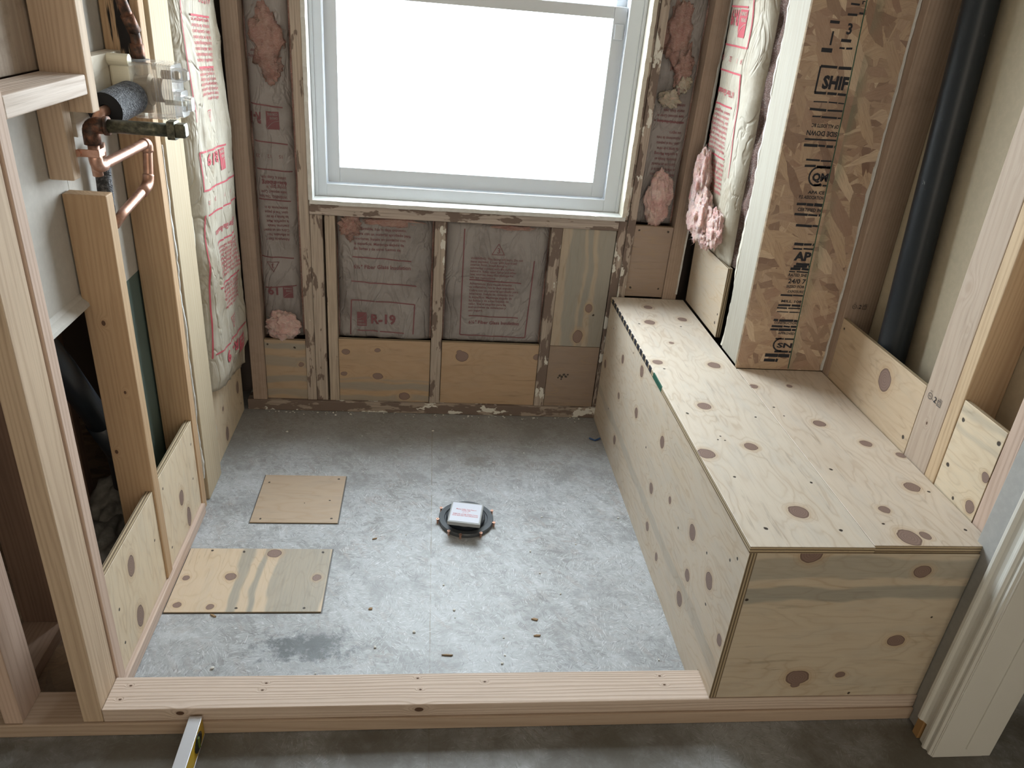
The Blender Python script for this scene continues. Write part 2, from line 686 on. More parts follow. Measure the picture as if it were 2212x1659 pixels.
def flaked(name, axis, base, brown=0.5, white=0.5, seed=0.0):
    """old stud face: brown mastic patches and flakes of white paint over weathered wood"""
    t = NT(name)
    c = t.coord(rand=True)
    s = t.sep(c)
    i = AX[axis]
    j, k = [q for q in range(3) if q != i]
    al, a, b = s[i], s[j], s[k]
    fib = t.noise(t.comb(t.math('MULTIPLY', al, 5.0), t.math('MULTIPLY', a, 200.0), t.math('MULTIPLY', b, 200.0)), 1.0, 3, 0.65)
    col = t.mix(t.step(fib, 0.35, 0.75), base, tuple(x * 0.62 for x in base))
    pn = t.noise(t.vm('MULTIPLY', t.comb(al, a, b), (7.0, 20.0, 20.0)), 1.0, 4, 0.62)
    lo = 0.66 - 0.30 * brown
    col = t.mix(t.step(pn, lo, lo + 0.035), col, (0.165, 0.122, 0.100))
    wn_ = t.noise(t.vm('ADD', t.vm('MULTIPLY', t.comb(al, a, b), (9.0, 17.0, 17.0)), (7 + seed, 3, 1)), 1.0, 4, 0.6)
    lw = 0.80 - 0.27 * white
    fl = t.step(wn_, lw, lw + 0.015)
    col = t.mix(fl, col, (0.64, 0.62, 0.56))
    return t.finish(col, 0.72, bump=t.math('MULTIPLY_ADD', fl, 1.2, t.math('MULTIPLY_ADD', t.step(pn, lo, lo + 0.03), 0.8, t.math('MULTIPLY', fib, 0.4))), bstr=0.5, bdist=0.002)


def osb_mat(name, plane, cols, flake=15.0, dust=0.0, dustcol=(0.5, 0.5, 0.48), L=(0, 0, 0), seam=None, rough=0.7, extra=None, aspect=0.26):
    """strand board: three layers of long flakes laid over each other at different angles"""
    t = NT(name)
    c = t.coord(off=L)
    s = t.sep(c)
    a, b = {'xy': (s[0], s[1]), 'xz': (s[0], s[2])}[plane]
    p0 = t.comb(a, b, 0.0)
    wx = t.math('MULTIPLY', t.math('SUBTRACT', t.noise(p0, 30.0, 3), 0.5), 0.35 / flake)
    wy = t.math('MULTIPLY', t.math('SUBTRACT', t.noise(t.vm('ADD', p0, (5, 5, 5)), 30.0, 3), 0.5), 0.35 / flake)
    p = t.vm('ADD', p0, t.comb(wx, wy, 0.0))
    col = None
    hgt = None
    for q, (ang, sc_) in enumerate(((0.5, 1.0), (1.95, 1.25), (1.35, 1.1), (2.75, 0.8), (0.05, 1.3), (1.0, 0.9))):
        mp = t.map(p, scale=(1, 1, 1), rot=(0, 0, ang), loc=(q * 3.1, q * 1.7, 0))
        mp = t.vm('MULTIPLY', mp, (flake * sc_ * aspect, flake * sc_, 1.0))
        v = t.vor(mp, 1.0)
        rnd = t.sep(v.outputs['Color'])
        cc = t.ramp(rnd[0], cols)
        gr = t.noise(t.vm('MULTIPLY', mp, (2.0, 11.0, 1.0)), 1.0, 2, 0.6)
        cc = t.mix(t.math('MULTIPLY', t.step(gr, 0.4, 0.75), 0.45), cc, cols[0][1])
        if col is None:
            col, hgt = cc, rnd[1]
        else:
            mk = t.step(rnd[2], 0.66, 0.69)
            col = t.mix(mk, col, cc)
            hgt = t.math('ADD', hgt, t.math('MULTIPLY', mk, rnd[1]))
    if dust:
        dn = t.noise(p, 4.0, 6, 0.72)
        fn = t.noise(p, 55.0, 4, 0.75)
        col = t.mix(t.math('MULTIPLY', t.step(t.math('MULTIPLY_ADD', fn, 0.35, dn), 0.45, 0.85), dust), col, dustcol)
    if extra:
        col = extra(t, c, s, col)
    return t.finish(col, rough, bump=hgt, bstr=0.22, bdist=0.0015, spec=0.5)


def kraft_mat(name, base, dirty, amount=0.5):
    t = NT(name)
    c = t.coord(rand=True)
    n1 = t.noise(c, 5.0, 5, 0.65)
    n2 = t.noise(t.vm('MULTIPLY', c, (30.0, 30.0, 6.0)), 1.0, 4, 0.6)
    col = t.mix(t.math('MULTIPLY', t.step(n1, 0.42, 0.72), amount), base, dirty)
    col = t.mix(t.math('MULTIPLY', t.step(n2, 0.52, 0.75), 0.30), col, dirty)
    n3 = t.noise(c, 70.0, 4, 0.75)
    col = t.mix(t.math('MULTIPLY', t.step(n3, 0.60, 0.75), 0.30), col, tuple(min(1.0, x * 1.35) for x in base))
    cr = t.noise(t.vm('MULTIPLY', c, (11.0, 11.0, 5.0)), 1.0, 3, 0.5, 1.2)
    rdg = t.math('ABSOLUTE', t.math('SUBTRACT', cr, 0.5))
    col = t.mix(t.math('MULTIPLY', t.step(rdg, 0.020, 0.0), 0.30), col, dirty)
    return t.finish(col, 0.55, bump=t.math('ADD', t.math('MULTIPLY', t.step(rdg, 0.0, 0.06), 1.2), t.math('ADD', n2, t.math('MULTIPLY', n1, 1.5))), bstr=0.5, bdist=0.005, spec=0.35)


def wool_mat(name, a, b):
    t = NT(name)
    c = t.coord(rand=True)
    n1 = t.noise(c, 22.0, 5, 0.7, 0.8)
    n2 = t.noise(t.vm('MULTIPLY', c, (130.0, 130.0, 420.0)), 1.0, 3, 0.7)
    col = t.mix(t.step(n1, 0.3, 0.7), a, b)
    col = t.mix(t.math('MULTIPLY', t.step(n2, 0.45, 0.75), 0.25), col, (0.85, 0.75, 0.70))
    return t.finish(col, 0.95, bump=t.math('ADD', n1, n2), bstr=0.9, bdist=0.006, spec=0.1, Subsurface_Weight=0.25, Subsurface_Scale=0.02)


# ------------------------------------------------------------------ materials
M = {}
M['tan'] = lumber('wood_tan', 'z', (0.555, 0.429, 0.310), (0.362, 0.254, 0.170))
M['pale'] = lumber('wood_pale', 'z', (0.50, 0.42, 0.30), (0.40, 0.305, 0.195), contrast=0.4)
M['pink'] = lumber('wood_pink', 'z', (0.573, 0.433, 0.349), (0.398, 0.272, 0.205))
M['orange'] = lumber('wood_orange', 'z', (0.47, 0.325, 0.195), (0.36, 0.225, 0.125), freq=80, L=(-0.7295, 1.705, 0.038), knots=[(-.736, 1.686, .80, .0045), (-.715, 1.686, .62, .003), (-.76, 1.686, .45, .004)])
M['grey'] = lumber('wood_greyed', 'z', (0.432, 0.355, 0.285), (0.288, 0.225, 0.176), freq=60, dirt=0.3)
M['yellow'] = lumber('wood_yellow', 'z', (0.549, 0.409, 0.262), (0.386, 0.264, 0.159))
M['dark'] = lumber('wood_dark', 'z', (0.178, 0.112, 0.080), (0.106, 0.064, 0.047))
M['pinkx'] = lumber('wood_pink_lying', 'x', (0.600, 0.485, 0.408), (0.433, 0.324, 0.251), contrast=0.5, freq=110, rough_saw=0.3)
M['tanx'] = lumber('wood_tan_lying', 'x', (0.462, 0.354, 0.270), (0.327, 0.233, 0.166), freq=85)
M['pinky'] = lumber('wood_pink_lying_deep', 'y', (0.577, 0.451, 0.374), (0.410, 0.291, 0.228))
M['endgrain'] = lumber('wood_end_grain', 'y', (0.628, 0.537, 0.467), (0.466, 0.368, 0.298), freq=70, rough_saw=0.7)
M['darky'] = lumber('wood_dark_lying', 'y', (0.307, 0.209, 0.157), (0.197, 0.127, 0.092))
M['cornerwood'] = lumber('wood_corner', 'z', (0.388, 0.293, 0.230), (0.283, 0.202, 0.153), dirt=0.15)
M['flakeA'] = flaked('flaked_light', 'z', (0.45, 0.375, 0.31), 0.26, 0.25)
M['flakeB'] = flaked('flaked_brown', 'z', (0.42, 0.35, 0.29), 0.52, 0.70)
M['flakeC'] = flaked('flaked_clean', 'z', (0.46, 0.375, 0.295), 0.12, 0.05)
M['flakeW'] = flaked('flaked_white', 'z', (0.42, 0.345, 0.285), 0.60, 0.90)
M['flakeP'] = flaked('flaked_plate', 'x', (0.37, 0.305, 0.25), 0.62, 0.84)
M['flakeS'] = flaked('flaked_sill', 'x', (0.46, 0.39, 0.34), 0.40, 0.12)
M['ink_red'] = plain('ink_red', (0.42, 0.075, 0.095), 0.7)
M['ink_shaded'] = plain('ink_red_shaded', (0.19, 0.075, 0.082), 0.8)  # darker copy of the red ink, shade of the window wall in its colour
M['ink_black'] = plain('ink_black', (0.016, 0.018, 0.026), 0.6)
M['ink_faint'] = plain('ink_faint', (0.045, 0.04, 0.045), 0.7)
M['ink_green'] = plain('ink_green', (0.015, 0.085, 0.055), 0.6)
M['paper_logo'] = plain('paper_in_logo', (0.66, 0.60, 0.49), 0.7)
M['vinyl'] = plain('window_vinyl', (0.60, 0.635, 0.67), 0.35)
M['white_paint'] = plain('white_paint', (0.64, 0.645, 0.62), 0.45, speck=0.12)
M['cream_paint'] = plain('cream_paint', (0.60, 0.56, 0.47), 0.5, speck=0.1)
M['trim_paint'] = plain('trim_paint', (0.66, 0.65, 0.60), 0.28, spec=0.5)
M['mdf'] = plain('torn_fibreboard', (0.36, 0.21, 0.085), 0.9)
M['gypsum'] = plain('drywall_grey', (0.40, 0.395, 0.38), 0.85, speck=0.10)
M['beige'] = plain('drywall_back_beige', (0.50, 0.425, 0.305), 0.75, speck=0.08)
M['greyback'] = plain('panel_back_grey', (0.50, 0.475, 0.43), 0.6, speck=0.08)
M['greenboard'] = plain('drywall_back_green', (0.105, 0.15, 0.135), 0.8)
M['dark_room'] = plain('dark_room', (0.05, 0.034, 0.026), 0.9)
M['room_paint'] = plain('room_paint', (0.55, 0.52, 0.46), 0.85)
M['ceiling_paint'] = plain('ceiling_paint', (0.72, 0.70, 0.66), 0.9)
M['sheathing'] = plain('sheathing', (0.10, 0.08, 0.07), 0.9)
M['abs'] = plain('abs_black', (0.012, 0.017, 0.024), 0.38, spec=0.45)


def smeared_abs():
    t = NT('abs_smeared')
    c = t.coord()
    n1 = t.noise(t.vm('MULTIPLY', c, (26.0, 26.0, 14.0)), 1.0, 3, 0.6, 0.8)
    n2 = t.noise(c, 5.0, 2)
    msk = t.math('MULTIPLY', t.step(n1, 0.66, 0.70), t.step(n2, 0.48, 0.56))
    n3 = t.noise(c, 90.0, 3, 0.7)
    col = t.mix(t.math('MULTIPLY', t.step(n3, 0.62, 0.8), 0.25), (0.014, 0.020, 0.028), (0.09, 0.10, 0.11))
    return t.finish(t.mix(t.math('MULTIPLY', msk, 0.8), col, (0.20, 0.215, 0.22)), 0.42, bump=msk, bstr=0.2, spec=0.45)


M['abs_smeared'] = smeared_abs()
M['abs_plain'] = plain('abs_flange', (0.075, 0.085, 0.095), 0.30)
M['grey_plastic'] = plain('grey_plastic', (0.30, 0.31, 0.31), 0.4)
M['label_white'] = plain('label_white', (0.54, 0.56, 0.63), 0.4)
M['nylon'] = plain('nylon_cream', (0.72, 0.68, 0.54), 0.35)
M['cartridge'] = plain('valve_brass', (0.30, 0.22, 0.13), 0.45, 0.4)
M['steel'] = plain('steel', (0.55, 0.55, 0.55), 0.3, 1.0)
M['alu'] = plain('aluminium', (0.62, 0.64, 0.68), 0.38, 0.75)
M['level_yellow'] = plain('level_yellow', (0.56, 0.37, 0.03), 0.4)
M['black_gloss'] = plain('black_gloss', (0.012, 0.018, 0.018), 0.15)
M['blue_plastic'] = plain('blue_plastic', (0.04, 0.09, 0.22), 0.4)
M['cloth'] = plain('grey_cloth', (0.22, 0.21, 0.19), 0.9, speck=0.3)
M['chip'] = plain('wood_chip', (0.30, 0.20, 0.11), 0.8)
M['crumb'] = plain('plaster_crumb', (0.66, 0.65, 0.61), 0.9)
M['kraft_lit'] = kraft_mat('kraft_paper_lit', (0.42, 0.385, 0.315), (0.27, 0.22, 0.15), 0.8)  # lit copy of the batt paper for the side walls
M['kraft_shaded'] = kraft_mat('kraft_paper_shaded', (0.300, 0.275, 0.265), (0.175, 0.155, 0.148), 0.85)  # same paper darkened and greyed: window wall shade put into the colour
M['wool_pink'] = wool_mat('glass_wool_pink', (0.66, 0.40, 0.37), (0.78, 0.60, 0.55))
M['wool_dusty'] = wool_mat('glass_wool_dusty', (0.36, 0.205, 0.18), (0.46, 0.30, 0.26))
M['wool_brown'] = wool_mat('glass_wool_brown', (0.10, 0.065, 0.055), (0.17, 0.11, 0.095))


def copper_mat():
    t = NT('copper')
    c = t.coord()
    n1 = t.noise(c, 30.0, 4, 0.6)
    col = t.mix(t.step(n1, 0.35, 0.65), (0.62, 0.39, 0.31), (0.44, 0.25, 0.18))
    return t.finish(col, t.math('MULTIPLY_ADD', n1, 0.25, 0.30), 0.85, bump=n1, bstr=0.05)


def scorched_mat():
    t = NT('copper_scorched')
    c = t.coord()
    n1 = t.noise(c, 45.0, 4, 0.65)
    col = t.mix(t.step(n1, 0.35, 0.62), (0.22, 0.10, 0.06), (0.055, 0.040, 0.034))
    return t.finish(col, 0.45, 0.6, bump=n1, bstr=0.1)


def patina_mat():
    t = NT('patina_brass')
    c = t.coord()
    n1 = t.noise(c, 60.0, 5, 0.7)
    col = t.ramp(n1, [(0.3, (0.035, 0.036, 0.030)), (0.5, (0.095, 0.095, 0.070)), (0.68, (0.20, 0.19, 0.13)), (0.8, (0.40, 0.38, 0.30))])
    return t.finish(col, 0.42, 0.55, bump=n1, bstr=0.2)


def foam_mat():
    t = NT('black_foam')
    c = t.coord()
    v = t.vor(c, 330.0)
    n1 = t.noise(c, 120.0, 3, 0.7)
    col = t.mix(t.step(n1, 0.4, 0.7), (0.035, 0.038, 0.045), (0.16, 0.165, 0.18))
    return t.finish(col, 0.6, bump=t.math('ADD', v.outputs['Distance'], n1), bstr=0.9, bdist=0.003, spec=0.4)


def clear_mat():
    t = NT('clear_plastic')
    tr = t.n('ShaderNodeBsdfTransparent')
    tr.inputs[0].default_value = (0.88, 0.89, 0.90, 1)
    gl = t.n('ShaderNodeBsdfGlossy')
    gl.inputs['Color'].default_value = (1, 1, 1, 1)
    gl.inputs['Roughness'].default_value = 0.06
    fr = t.n('ShaderNodeLayerWeight')
    fr.inputs[0].default_value = 0.42
    f = t.math('MULTIPLY_ADD', fr.outputs['Facing'], 0.80, 0.10)
    mx = t.n('ShaderNodeMixShader')
    t.put(mx.inputs[0], f)
    t.t.links.new(tr.outputs[0], mx.inputs[1])
    t.t.links.new(gl.outputs[0], mx.inputs[2])
    df = t.n('ShaderNodeBsdfDiffuse')
    df.inputs[0].default_value = (0.75, 0.77, 0.80, 1)
    m2 = t.n('ShaderNodeMixShader')
    m2.inputs[0].default_value = 0.14
    t.t.links.new(mx.outputs[0], m2.inputs[1])
    t.t.links.new(df.outputs[0], m2.inputs[2])
    t.t.links.new(m2.outputs[0], t.out.inputs[0])
    return t.m


def glass_mat():
    t = NT('window_glass')
    tr = t.n('ShaderNodeBsdfTransparent')
    gl = t.n('ShaderNodeBsdfGlossy')
    gl.inputs['Roughness'].default_value = 0.01
    mx = t.n('ShaderNodeMixShader')
    mx.inputs[0].default_value = 0.05
    t.t.links.new(tr.outputs[0], mx.inputs[1])
    t.t.links.new(gl.outputs[0], mx.inputs[2])
    t.t.links.new(mx.outputs[0], t.out.inputs[0])
    return t.m


M['copper'] = copper_mat()
M['scorched'] = scorched_mat()
M['patina'] = patina_mat()
M['foam'] = foam_mat()
M['clear'] = clear_mat()
M['glass'] = glass_mat()


def floor_extra(t, c, s, col):
    # panel seam running away from the camera, one dark paint stain, a scuffed square mark and saw cuts by the patches
    x, y = s[0], s[1]
    w = t.math('MULTIPLY_ADD', t.math('SUBTRACT', t.noise(c, 14.0, 3), 0.5), 0.004, x)
    sm = t.math('MULTIPLY', t.step(t.math('ABSOLUTE', t.math('SUBTRACT', w, 0.035)), 0.0024, 0.0010), t.step(t.noise(t.comb(0.0, t.math('MULTIPLY', y, 9.0), 0.0), 1.0, 2), 0.3, 0.5))
    col = t.mix(t.math('MULTIPLY', sm, 0.62), col, (0.20, 0.18, 0.12))
    p = t.comb(x, y, 0.0)
    sc_n = t.strands(p, 26.0, 300.0)
    sc_m = t.strands(p, 34.0, 240.0, 3.7)
    col = t.mix(t.math('MULTIPLY', t.step(sc_n, 0.54, 0.68), 0.75), col, (0.66, 0.68, 0.70))
    col = t.mix(t.math('MULTIPLY', t.step(sc_m, 0.55, 0.69), 0.75), col, (0.165, 0.165, 0.17))
    big = t.noise(p, 5.5, 5, 0.68)
    col = t.mix(t.math('MULTIPLY', t.step(big, 0.50, 0.64), 0.55), col, (0.215, 0.22, 0.225))
    big2 = t.noise(t.vm('ADD', p, (9, 4, 0)), 9.0, 5, 0.7)
    col = t.mix(t.math('MULTIPLY', t.step(big2, 0.52, 0.68), 0.40), col, (0.56, 0.59, 0.62))
    spk = t.noise(p, 70.0, 4, 0.75)
    col = t.mix(t.math('MULTIPLY', t.step(spk, 0.66, 0.74), 0.7), col, (0.12, 0.11, 0.10))
    col = t.mix(t.math('MULTIPLY', t.step(spk, 0.34, 0.27), 0.8), col, (0.70, 0.72, 0.74))
    nz = t.noise(p, 22.0, 5, 0.75)
    d1 = t.vm('LENGTH', t.vm('MULTIPLY_ADD', p, (1 / 0.14, 1 / 0.055, 0), (0.285 / 0.14, -1.475 / 0.055, 0)))
    d1 = t.math('MULTIPLY_ADD', t.math('SUBTRACT', nz, 0.5), 3.6, d1)
    col = t.mix(t.math('MULTIPLY', t.step(d1, 1.15, 0.35), 0.72), col, (0.045, 0.058, 0.066))
    d2 = t.vm('LENGTH', t.vm('MULTIPLY_ADD', p, (1 / 0.06, 1 / 0.055, 0), (-0.205 / 0.06, -2.36 / 0.055, 0)))
    d2 = t.math('MULTIPLY_ADD', t.math('SUBTRACT', nz, 0.5), 3.5, d2)
    col = t.mix(t.math('MULTIPLY', t.step(d2, 1.1, 0.5), 0.5), col, (0.13, 0.12, 0.105))
    for cx_, cy_, hx_, hy_ in ((-.4695, 1.724, .2075, .132), (-.398, 2.113, .137, .132)):
        ex = t.math('SUBTRACT', t.math('ABSOLUTE', t.math('SUBTRACT', x, cx_)), hx_)
        ey = t.math('SUBTRACT', t.math('ABSOLUTE', t.math('SUBTRACT', y, cy_)), hy_)
        kd = t.math('MAXIMUM', ex, ey)
        col = t.mix(t.math('MULTIPLY', t.step(t.math('ABSOLUTE', kd), 0.0040, 0.0016), 0.85), col, (0.055, 0.050, 0.045))
    # shade painted into the colour: darker brown outside the shower (y < 1.2) and up against the outside wall
    dn = t.noise(p, 3.0, 5, 0.7)
    col = t.mix(t.math('MULTIPLY', t.math('MULTIPLY', t.step(y, 1.30, 1.18), t.math('MULTIPLY_ADD', t.step(dn, 0.34, 0.60), 0.45, 0.55)), 0.92), col, (0.080, 0.069, 0.049))
    col = t.mix(t.math('MULTIPLY', t.math('MULTIPLY', t.step(t.math('MULTIPLY_ADD', dn, 0.5, y), 2.35, 2.85), 0.55), 1.0), col, (0.17, 0.15, 0.125))
    return col


M['floor'] = osb_mat('subfloor_strand_board', 'xy',
                     [(0.0, (0.21, 0.21, 0.205)), (0.35, (0.31, 0.32, 0.32)), (0.7, (0.38, 0.395, 0.41)), (1.0, (0.30, 0.275, 0.26))],
                     flake=95.0, dust=0.60, dustcol=(0.45, 0.475, 0.50), rough=0.47, extra=floor_extra)
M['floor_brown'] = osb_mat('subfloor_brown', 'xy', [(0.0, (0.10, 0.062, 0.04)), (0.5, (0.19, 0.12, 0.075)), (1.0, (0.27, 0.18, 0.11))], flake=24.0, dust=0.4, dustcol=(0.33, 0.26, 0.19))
def osb_extra(t, c, s, col):
    # the green marking paint bled a little to the right of its line
    d = t.math('SUBTRACT', s[0], t.math('MULTIPLY_ADD', t.math('SUBTRACT', 1.604, s[2]), 0.0289, 1.1285))
    k = t.math('MULTIPLY', t.step(d, 0.034, 0.002), t.step(d, -0.002, 0.001))
    k = t.math('MULTIPLY', k, t.step(t.noise(c, 9.0, 3), 0.35, 0.65))
    col = t.mix(t.math('MULTIPLY', k, 0.5), col, (0.14, 0.19, 0.13))
    f = t.strands(t.comb(s[0], s[2], 0.0), 20.0, 260.0)
    col = t.mix(t.math('MULTIPLY', t.step(f, 0.58, 0.75), 0.30), col, (0.15, 0.09, 0.06))
    f2 = t.strands(t.comb(s[0], s[2], 0.0), 24.0, 200.0, 5.1)
    return t.mix(t.math('MULTIPLY', t.step(f2, 0.60, 0.75), 0.28), col, (0.60, 0.50, 0.40))


M['osb'] = osb_mat('strand_board', 'xz',
                   [(0.0, (0.20, 0.115, 0.08)), (0.25, (0.41, 0.285, 0.19)), (0.55, (0.52, 0.38, 0.255)), (0.78, (0.31, 0.185, 0.13)), (1.0, (0.66, 0.52, 0.37))],
                   flake=40.0, dust=0.30, dustcol=(0.42, 0.34, 0.28), rough=0.6, aspect=0.28, L=(1.12925, 2.1095, 0.5405), extra=osb_extra)


# ------------------------------------------------------------------ structure: shell of the rooms
def struct(name, bm, mats, **k):
    return build(name, bm, mats, kind='structure', **k)


bm = bmesh.new()
box(bm, -0.774, 2.6, -2.2, 2.87, -0.03, 0.0)
box(bm, -1.8, -0.774, -2.2, 1.218, -0.03, 0.0)
struct('floor', bm, M['floor'], origin=(0, 0, 0))
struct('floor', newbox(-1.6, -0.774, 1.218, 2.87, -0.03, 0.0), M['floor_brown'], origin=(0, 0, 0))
struct('ceiling', newbox(-1.8, 2.6, -2.2, 2.87, 2.44, 2.46), M['ceiling_paint'])
WX0, WX1, WZ0, WZ1 = -0.408, 0.698, 0.848, 2.10
bm = bmesh.new()
box(bm, -1.6, WX0, 2.85, 2.87, 0.0, 2.44)
box(bm, WX1, 2.6, 2.85, 2.87, 0.0, 2.44)
box(bm, WX0, WX1, 2.85, 2.87, 0.0, WZ0)
box(bm, WX0, WX1, 2.85, 2.87, WZ1, 2.44)
struct('wall_back', bm, M['sheathing'])
bm = bmesh.new()
box(bm, -1.62, -1.6, 1.218, 2.87, 0.0, 2.44)
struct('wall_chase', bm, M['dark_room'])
# back of the neighbouring wall boards seen between the left studs
lip = [(-0.790, 0.872), (-0.779, 0.872), (-0.772, 0.860), (-0.760, 0.850), (-0.758, 0.842), (-0.768, 0.842), (-0.782, 0.850), (-0.790, 0.858)]
bm = newbox(-0.790, -0.777, 1.33, 1.73, 0.870, 1.325)
prism(bm, lip, 'y', 1.33, 1.73)
box(bm, -0.790, -0.777, 1.732, 2.11, 0.802, 2.44)
struct('wall_left', bm, M['greyback'])
struct('wall_left', newbox(-0.792, -0.779, 1.80, 2.11, 0.0, 0.80), M['greenboard'])
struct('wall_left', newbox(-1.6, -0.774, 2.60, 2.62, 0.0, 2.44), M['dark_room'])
struct('wall_right', newbox(1.3745, 1.387, 1.25, 2.85, 0.0, 2.44), M['beige'])
bm = newbox(1.243, 1.256, 1.113, 1.252, 0.0, 2.44, bev=0.001)
box(bm, 1.256, 1.3745, 1.113, 1.252, 0.0, 2.44)
box(bm, 1.3745, 1.387, 1.113, 1.25, 0.0, 2.44)
struct('wall_end', bm, M['gypsum'])
bm = bmesh.new()
box(bm, 2.6, 2.62, -2.2, 2.87, 0, 2.44)
struct('wall_hall', bm, M['room_paint'])
struct('wall_front', newbox(-1.8, 2.6, -2.22, -2.2, 0, 2.44), M['room_paint'])
bm = newbox(-1.82, -1.8, -2.2, 1.218, 0, 2.44)
box(bm, -1.8, -1.3, 1.31, 1.33, 0, 2.44)
struct('wall_side', bm, M['room_paint'])

# door casing at the end of the right wall
prof = [(1.2425, 1.183), (1.2265, 1.183), (1.2245, 1.180), (1.2245, 1.1735), (1.2265, 1.170), (1.2305, 1.167), (1.2335, 1.160), (1.2345, 1.152), (1.2335, 1.145), (1.2305, 1.141),
        (1.2280, 1.139), (1.2280, 1.134), (1.2300, 1.131), (1.2335, 1.129), (1.2345, 1.124), (1.2320, 1.121), (1.2320, 1.117), (1.2355, 1.113), (1.2355, 1.1105), (1.2425, 1.1105)]
bm2 = prism(bmesh.new(), prof, 'z', 0.055, 2.12)
# the lower end, its outer corner broken off to the raw board
prism(bm2, [(1.2425, 1.160), (1.2345, 1.157), (1.2340, 1.150), (1.2335, 1.145), (1.2305, 1.141), (1.2280, 1.139), (1.2280, 1.134), (1.2300, 1.131), (1.2335, 1.129), (1.2345, 1.124), (1.2320, 1.121), (1.2320, 1.117), (1.2355, 1.113), (1.2355, 1.1105), (1.2425, 1.1105)], 'z', 0.0006, 0.055)
prism(bm2, [(1.2425, 1.183), (1.2290, 1.181), (1.2290, 1.162), (1.2425, 1.160)], 'z', 0.0006, 0.0548, mat=1)
box(bm2, 1.2375, 1.3665, 1.1075, 1.1125, 0.0006, 2.12, bev=0.001)
box(bm2, 1.3125, 1.3665, 1.1040, 1.1080, 0.030, 2.12, bev=0.001)
box(bm2, 1.3665, 1.3870, 1.108, 1.25, 0.0006, 2.12, bev=0.001)
struct('trim_1', bm2, [M['trim_paint'], M['mdf']])

# ------------------------------------------------------------------ structure: window
win = empty('window_1', (0.145, 2.80, 0.848), kind='structure')
YF, YS = 2.770, 2.792
bm = bmesh.new()
for (x0, x1, z0, z1) in ((WX0, -0.367, WZ0, WZ1), (0.640, WX1, WZ0, WZ1), (-0.367, 0.640, WZ0, 0.892), (-0.367, 0.640, 2.055, WZ1)):
    box(bm, x0, x1, YF, 2.862, z0, z1, bev=0.0015)
box(bm, WX0, WX0 + 0.012, YF - 0.004, YF, WZ0, WZ1, bev=0.001)
box(bm, WX1 - 0.012, WX1, YF - 0.004, YF, WZ0, WZ1, bev=0.001)
build('window_frame', bm, M['vinyl'], win)
bm = bmesh.new()
for (x0, x1, z0, z1) in ((-0.365, -0.322, 0.894, 1.532), (0.593, 0.638, 0.894, 1.532), (-0.322, 0.593, 0.894, 0.948), (-0.322, 0.593, 1.494, 1.532)):
    box(bm, x0, x1, YS, 2.822, z0, z1, bev=0.002)
prism(bm, [(2.797, 0.946), (2.806, 0.946), (2.806, 0.956)], 'x', -0.322, 0.593)
low = build('lower_sash', bm, M['vinyl'], win)
build('glass_pane', newbox(-0.324, 0.595, 2.806, 2.810, 0.946, 1.496), M['glass'], low)
build('tilt_latch', newbox(0.600, 0.632, YS - 0.006, YS, 1.430, 1.480, bev=0.004), M['vinyl'], low)
bm = bmesh.new()
for (x0, x1, z0, z1) in ((-0.365, -0.330, 1.500, 2.053), (0.603, 0.638, 1.500, 2.053), (-0.330, 0.603, 1.500, 1.534), (-0.330, 0.603, 2.015, 2.053)):
    box(bm, x0, x1, 2.826, 2.856, z0, z1, bev=0.002)
upp = build('upper_sash', bm, M['vinyl'], win)
build('glass_pane', newbox(-0.332, 0.605, 2.840, 2.844, 1.532, 2.017), M['glass'], upp)
# painted returns: stool and jambs with knocked, uneven front edges
bm = bmesh.new()
random.seed(4)


def ragged_strip(bm, axis, a0, a1, lo, hi, y0, y1, n, amp, mat=0):
    """a strip along x or z whose front edge (towards the room) is chipped"""
    pts = []
    for i in range(n + 1):
        t = a0 + (a1 - a0) * i / n
        pts.append((t, y0 - amp * random.random() ** 2))
    A = []
    for t, y in pts:
        if axis == 'x':
            A.append([bm.verts.new(q) for q in ((t, y, lo), (t, y1, lo), (t, y1, hi), (t, y, hi))])
        else:
            A.append([bm.verts.new(q) for q in ((lo, y, t), (hi, y, t), (hi, y1, t), (lo, y1, t))])
    fs = []
    for p, q in zip(A, A[1:]):
        for k in range(4):
            fs.append(bm.faces.new((p[k], p[(k + 1) % 4], q[(k + 1) % 4], q[k])))
    fs.append(bm.faces.new(A[0][::-1]))
    fs.append(bm.faces.new(A[-1]))
    for f in fs:
        f.material_index = mat
    bmesh.ops.recalc_face_normals(bm, faces=fs)


ragged_strip(bm, 'x', -0.420, 0.712, 0.8335, 0.8475, 2.703, 2.80, 60, 0.005)
build('stool', bm, M['white_paint'], win)
bm = bmesh.new()
ragged_strip(bm, 'z', 0.8480, 2.11, -0.4225, -0.4085, 2.704, 2.80, 70, 0.006)
build('jamb', bm, M['white_paint'], win)
bm = bmesh.new()
ragged_strip(bm, 'z', 0.8480, 2.11, 0.6985, 0.7135, 2.701, 2.80, 70, 0.006)
build('jamb', bm, M['cream_paint'], win)


# ------------------------------------------------------------------ lumber of the walls
def board(name, label, cat, x, y, z, mat, bev=0.0025, group=None, prints=None, mats2=()):
    bm = newbox(x[0], x[1], y[0], y[1], z[0], z[1], bev=bev)
    if prints:
        prints(bm)
    return build(name, bm, [mat, *mats2], label=label, cat=cat, group=group)


S, P_ = 'stud', 'plank'
T = 2.435
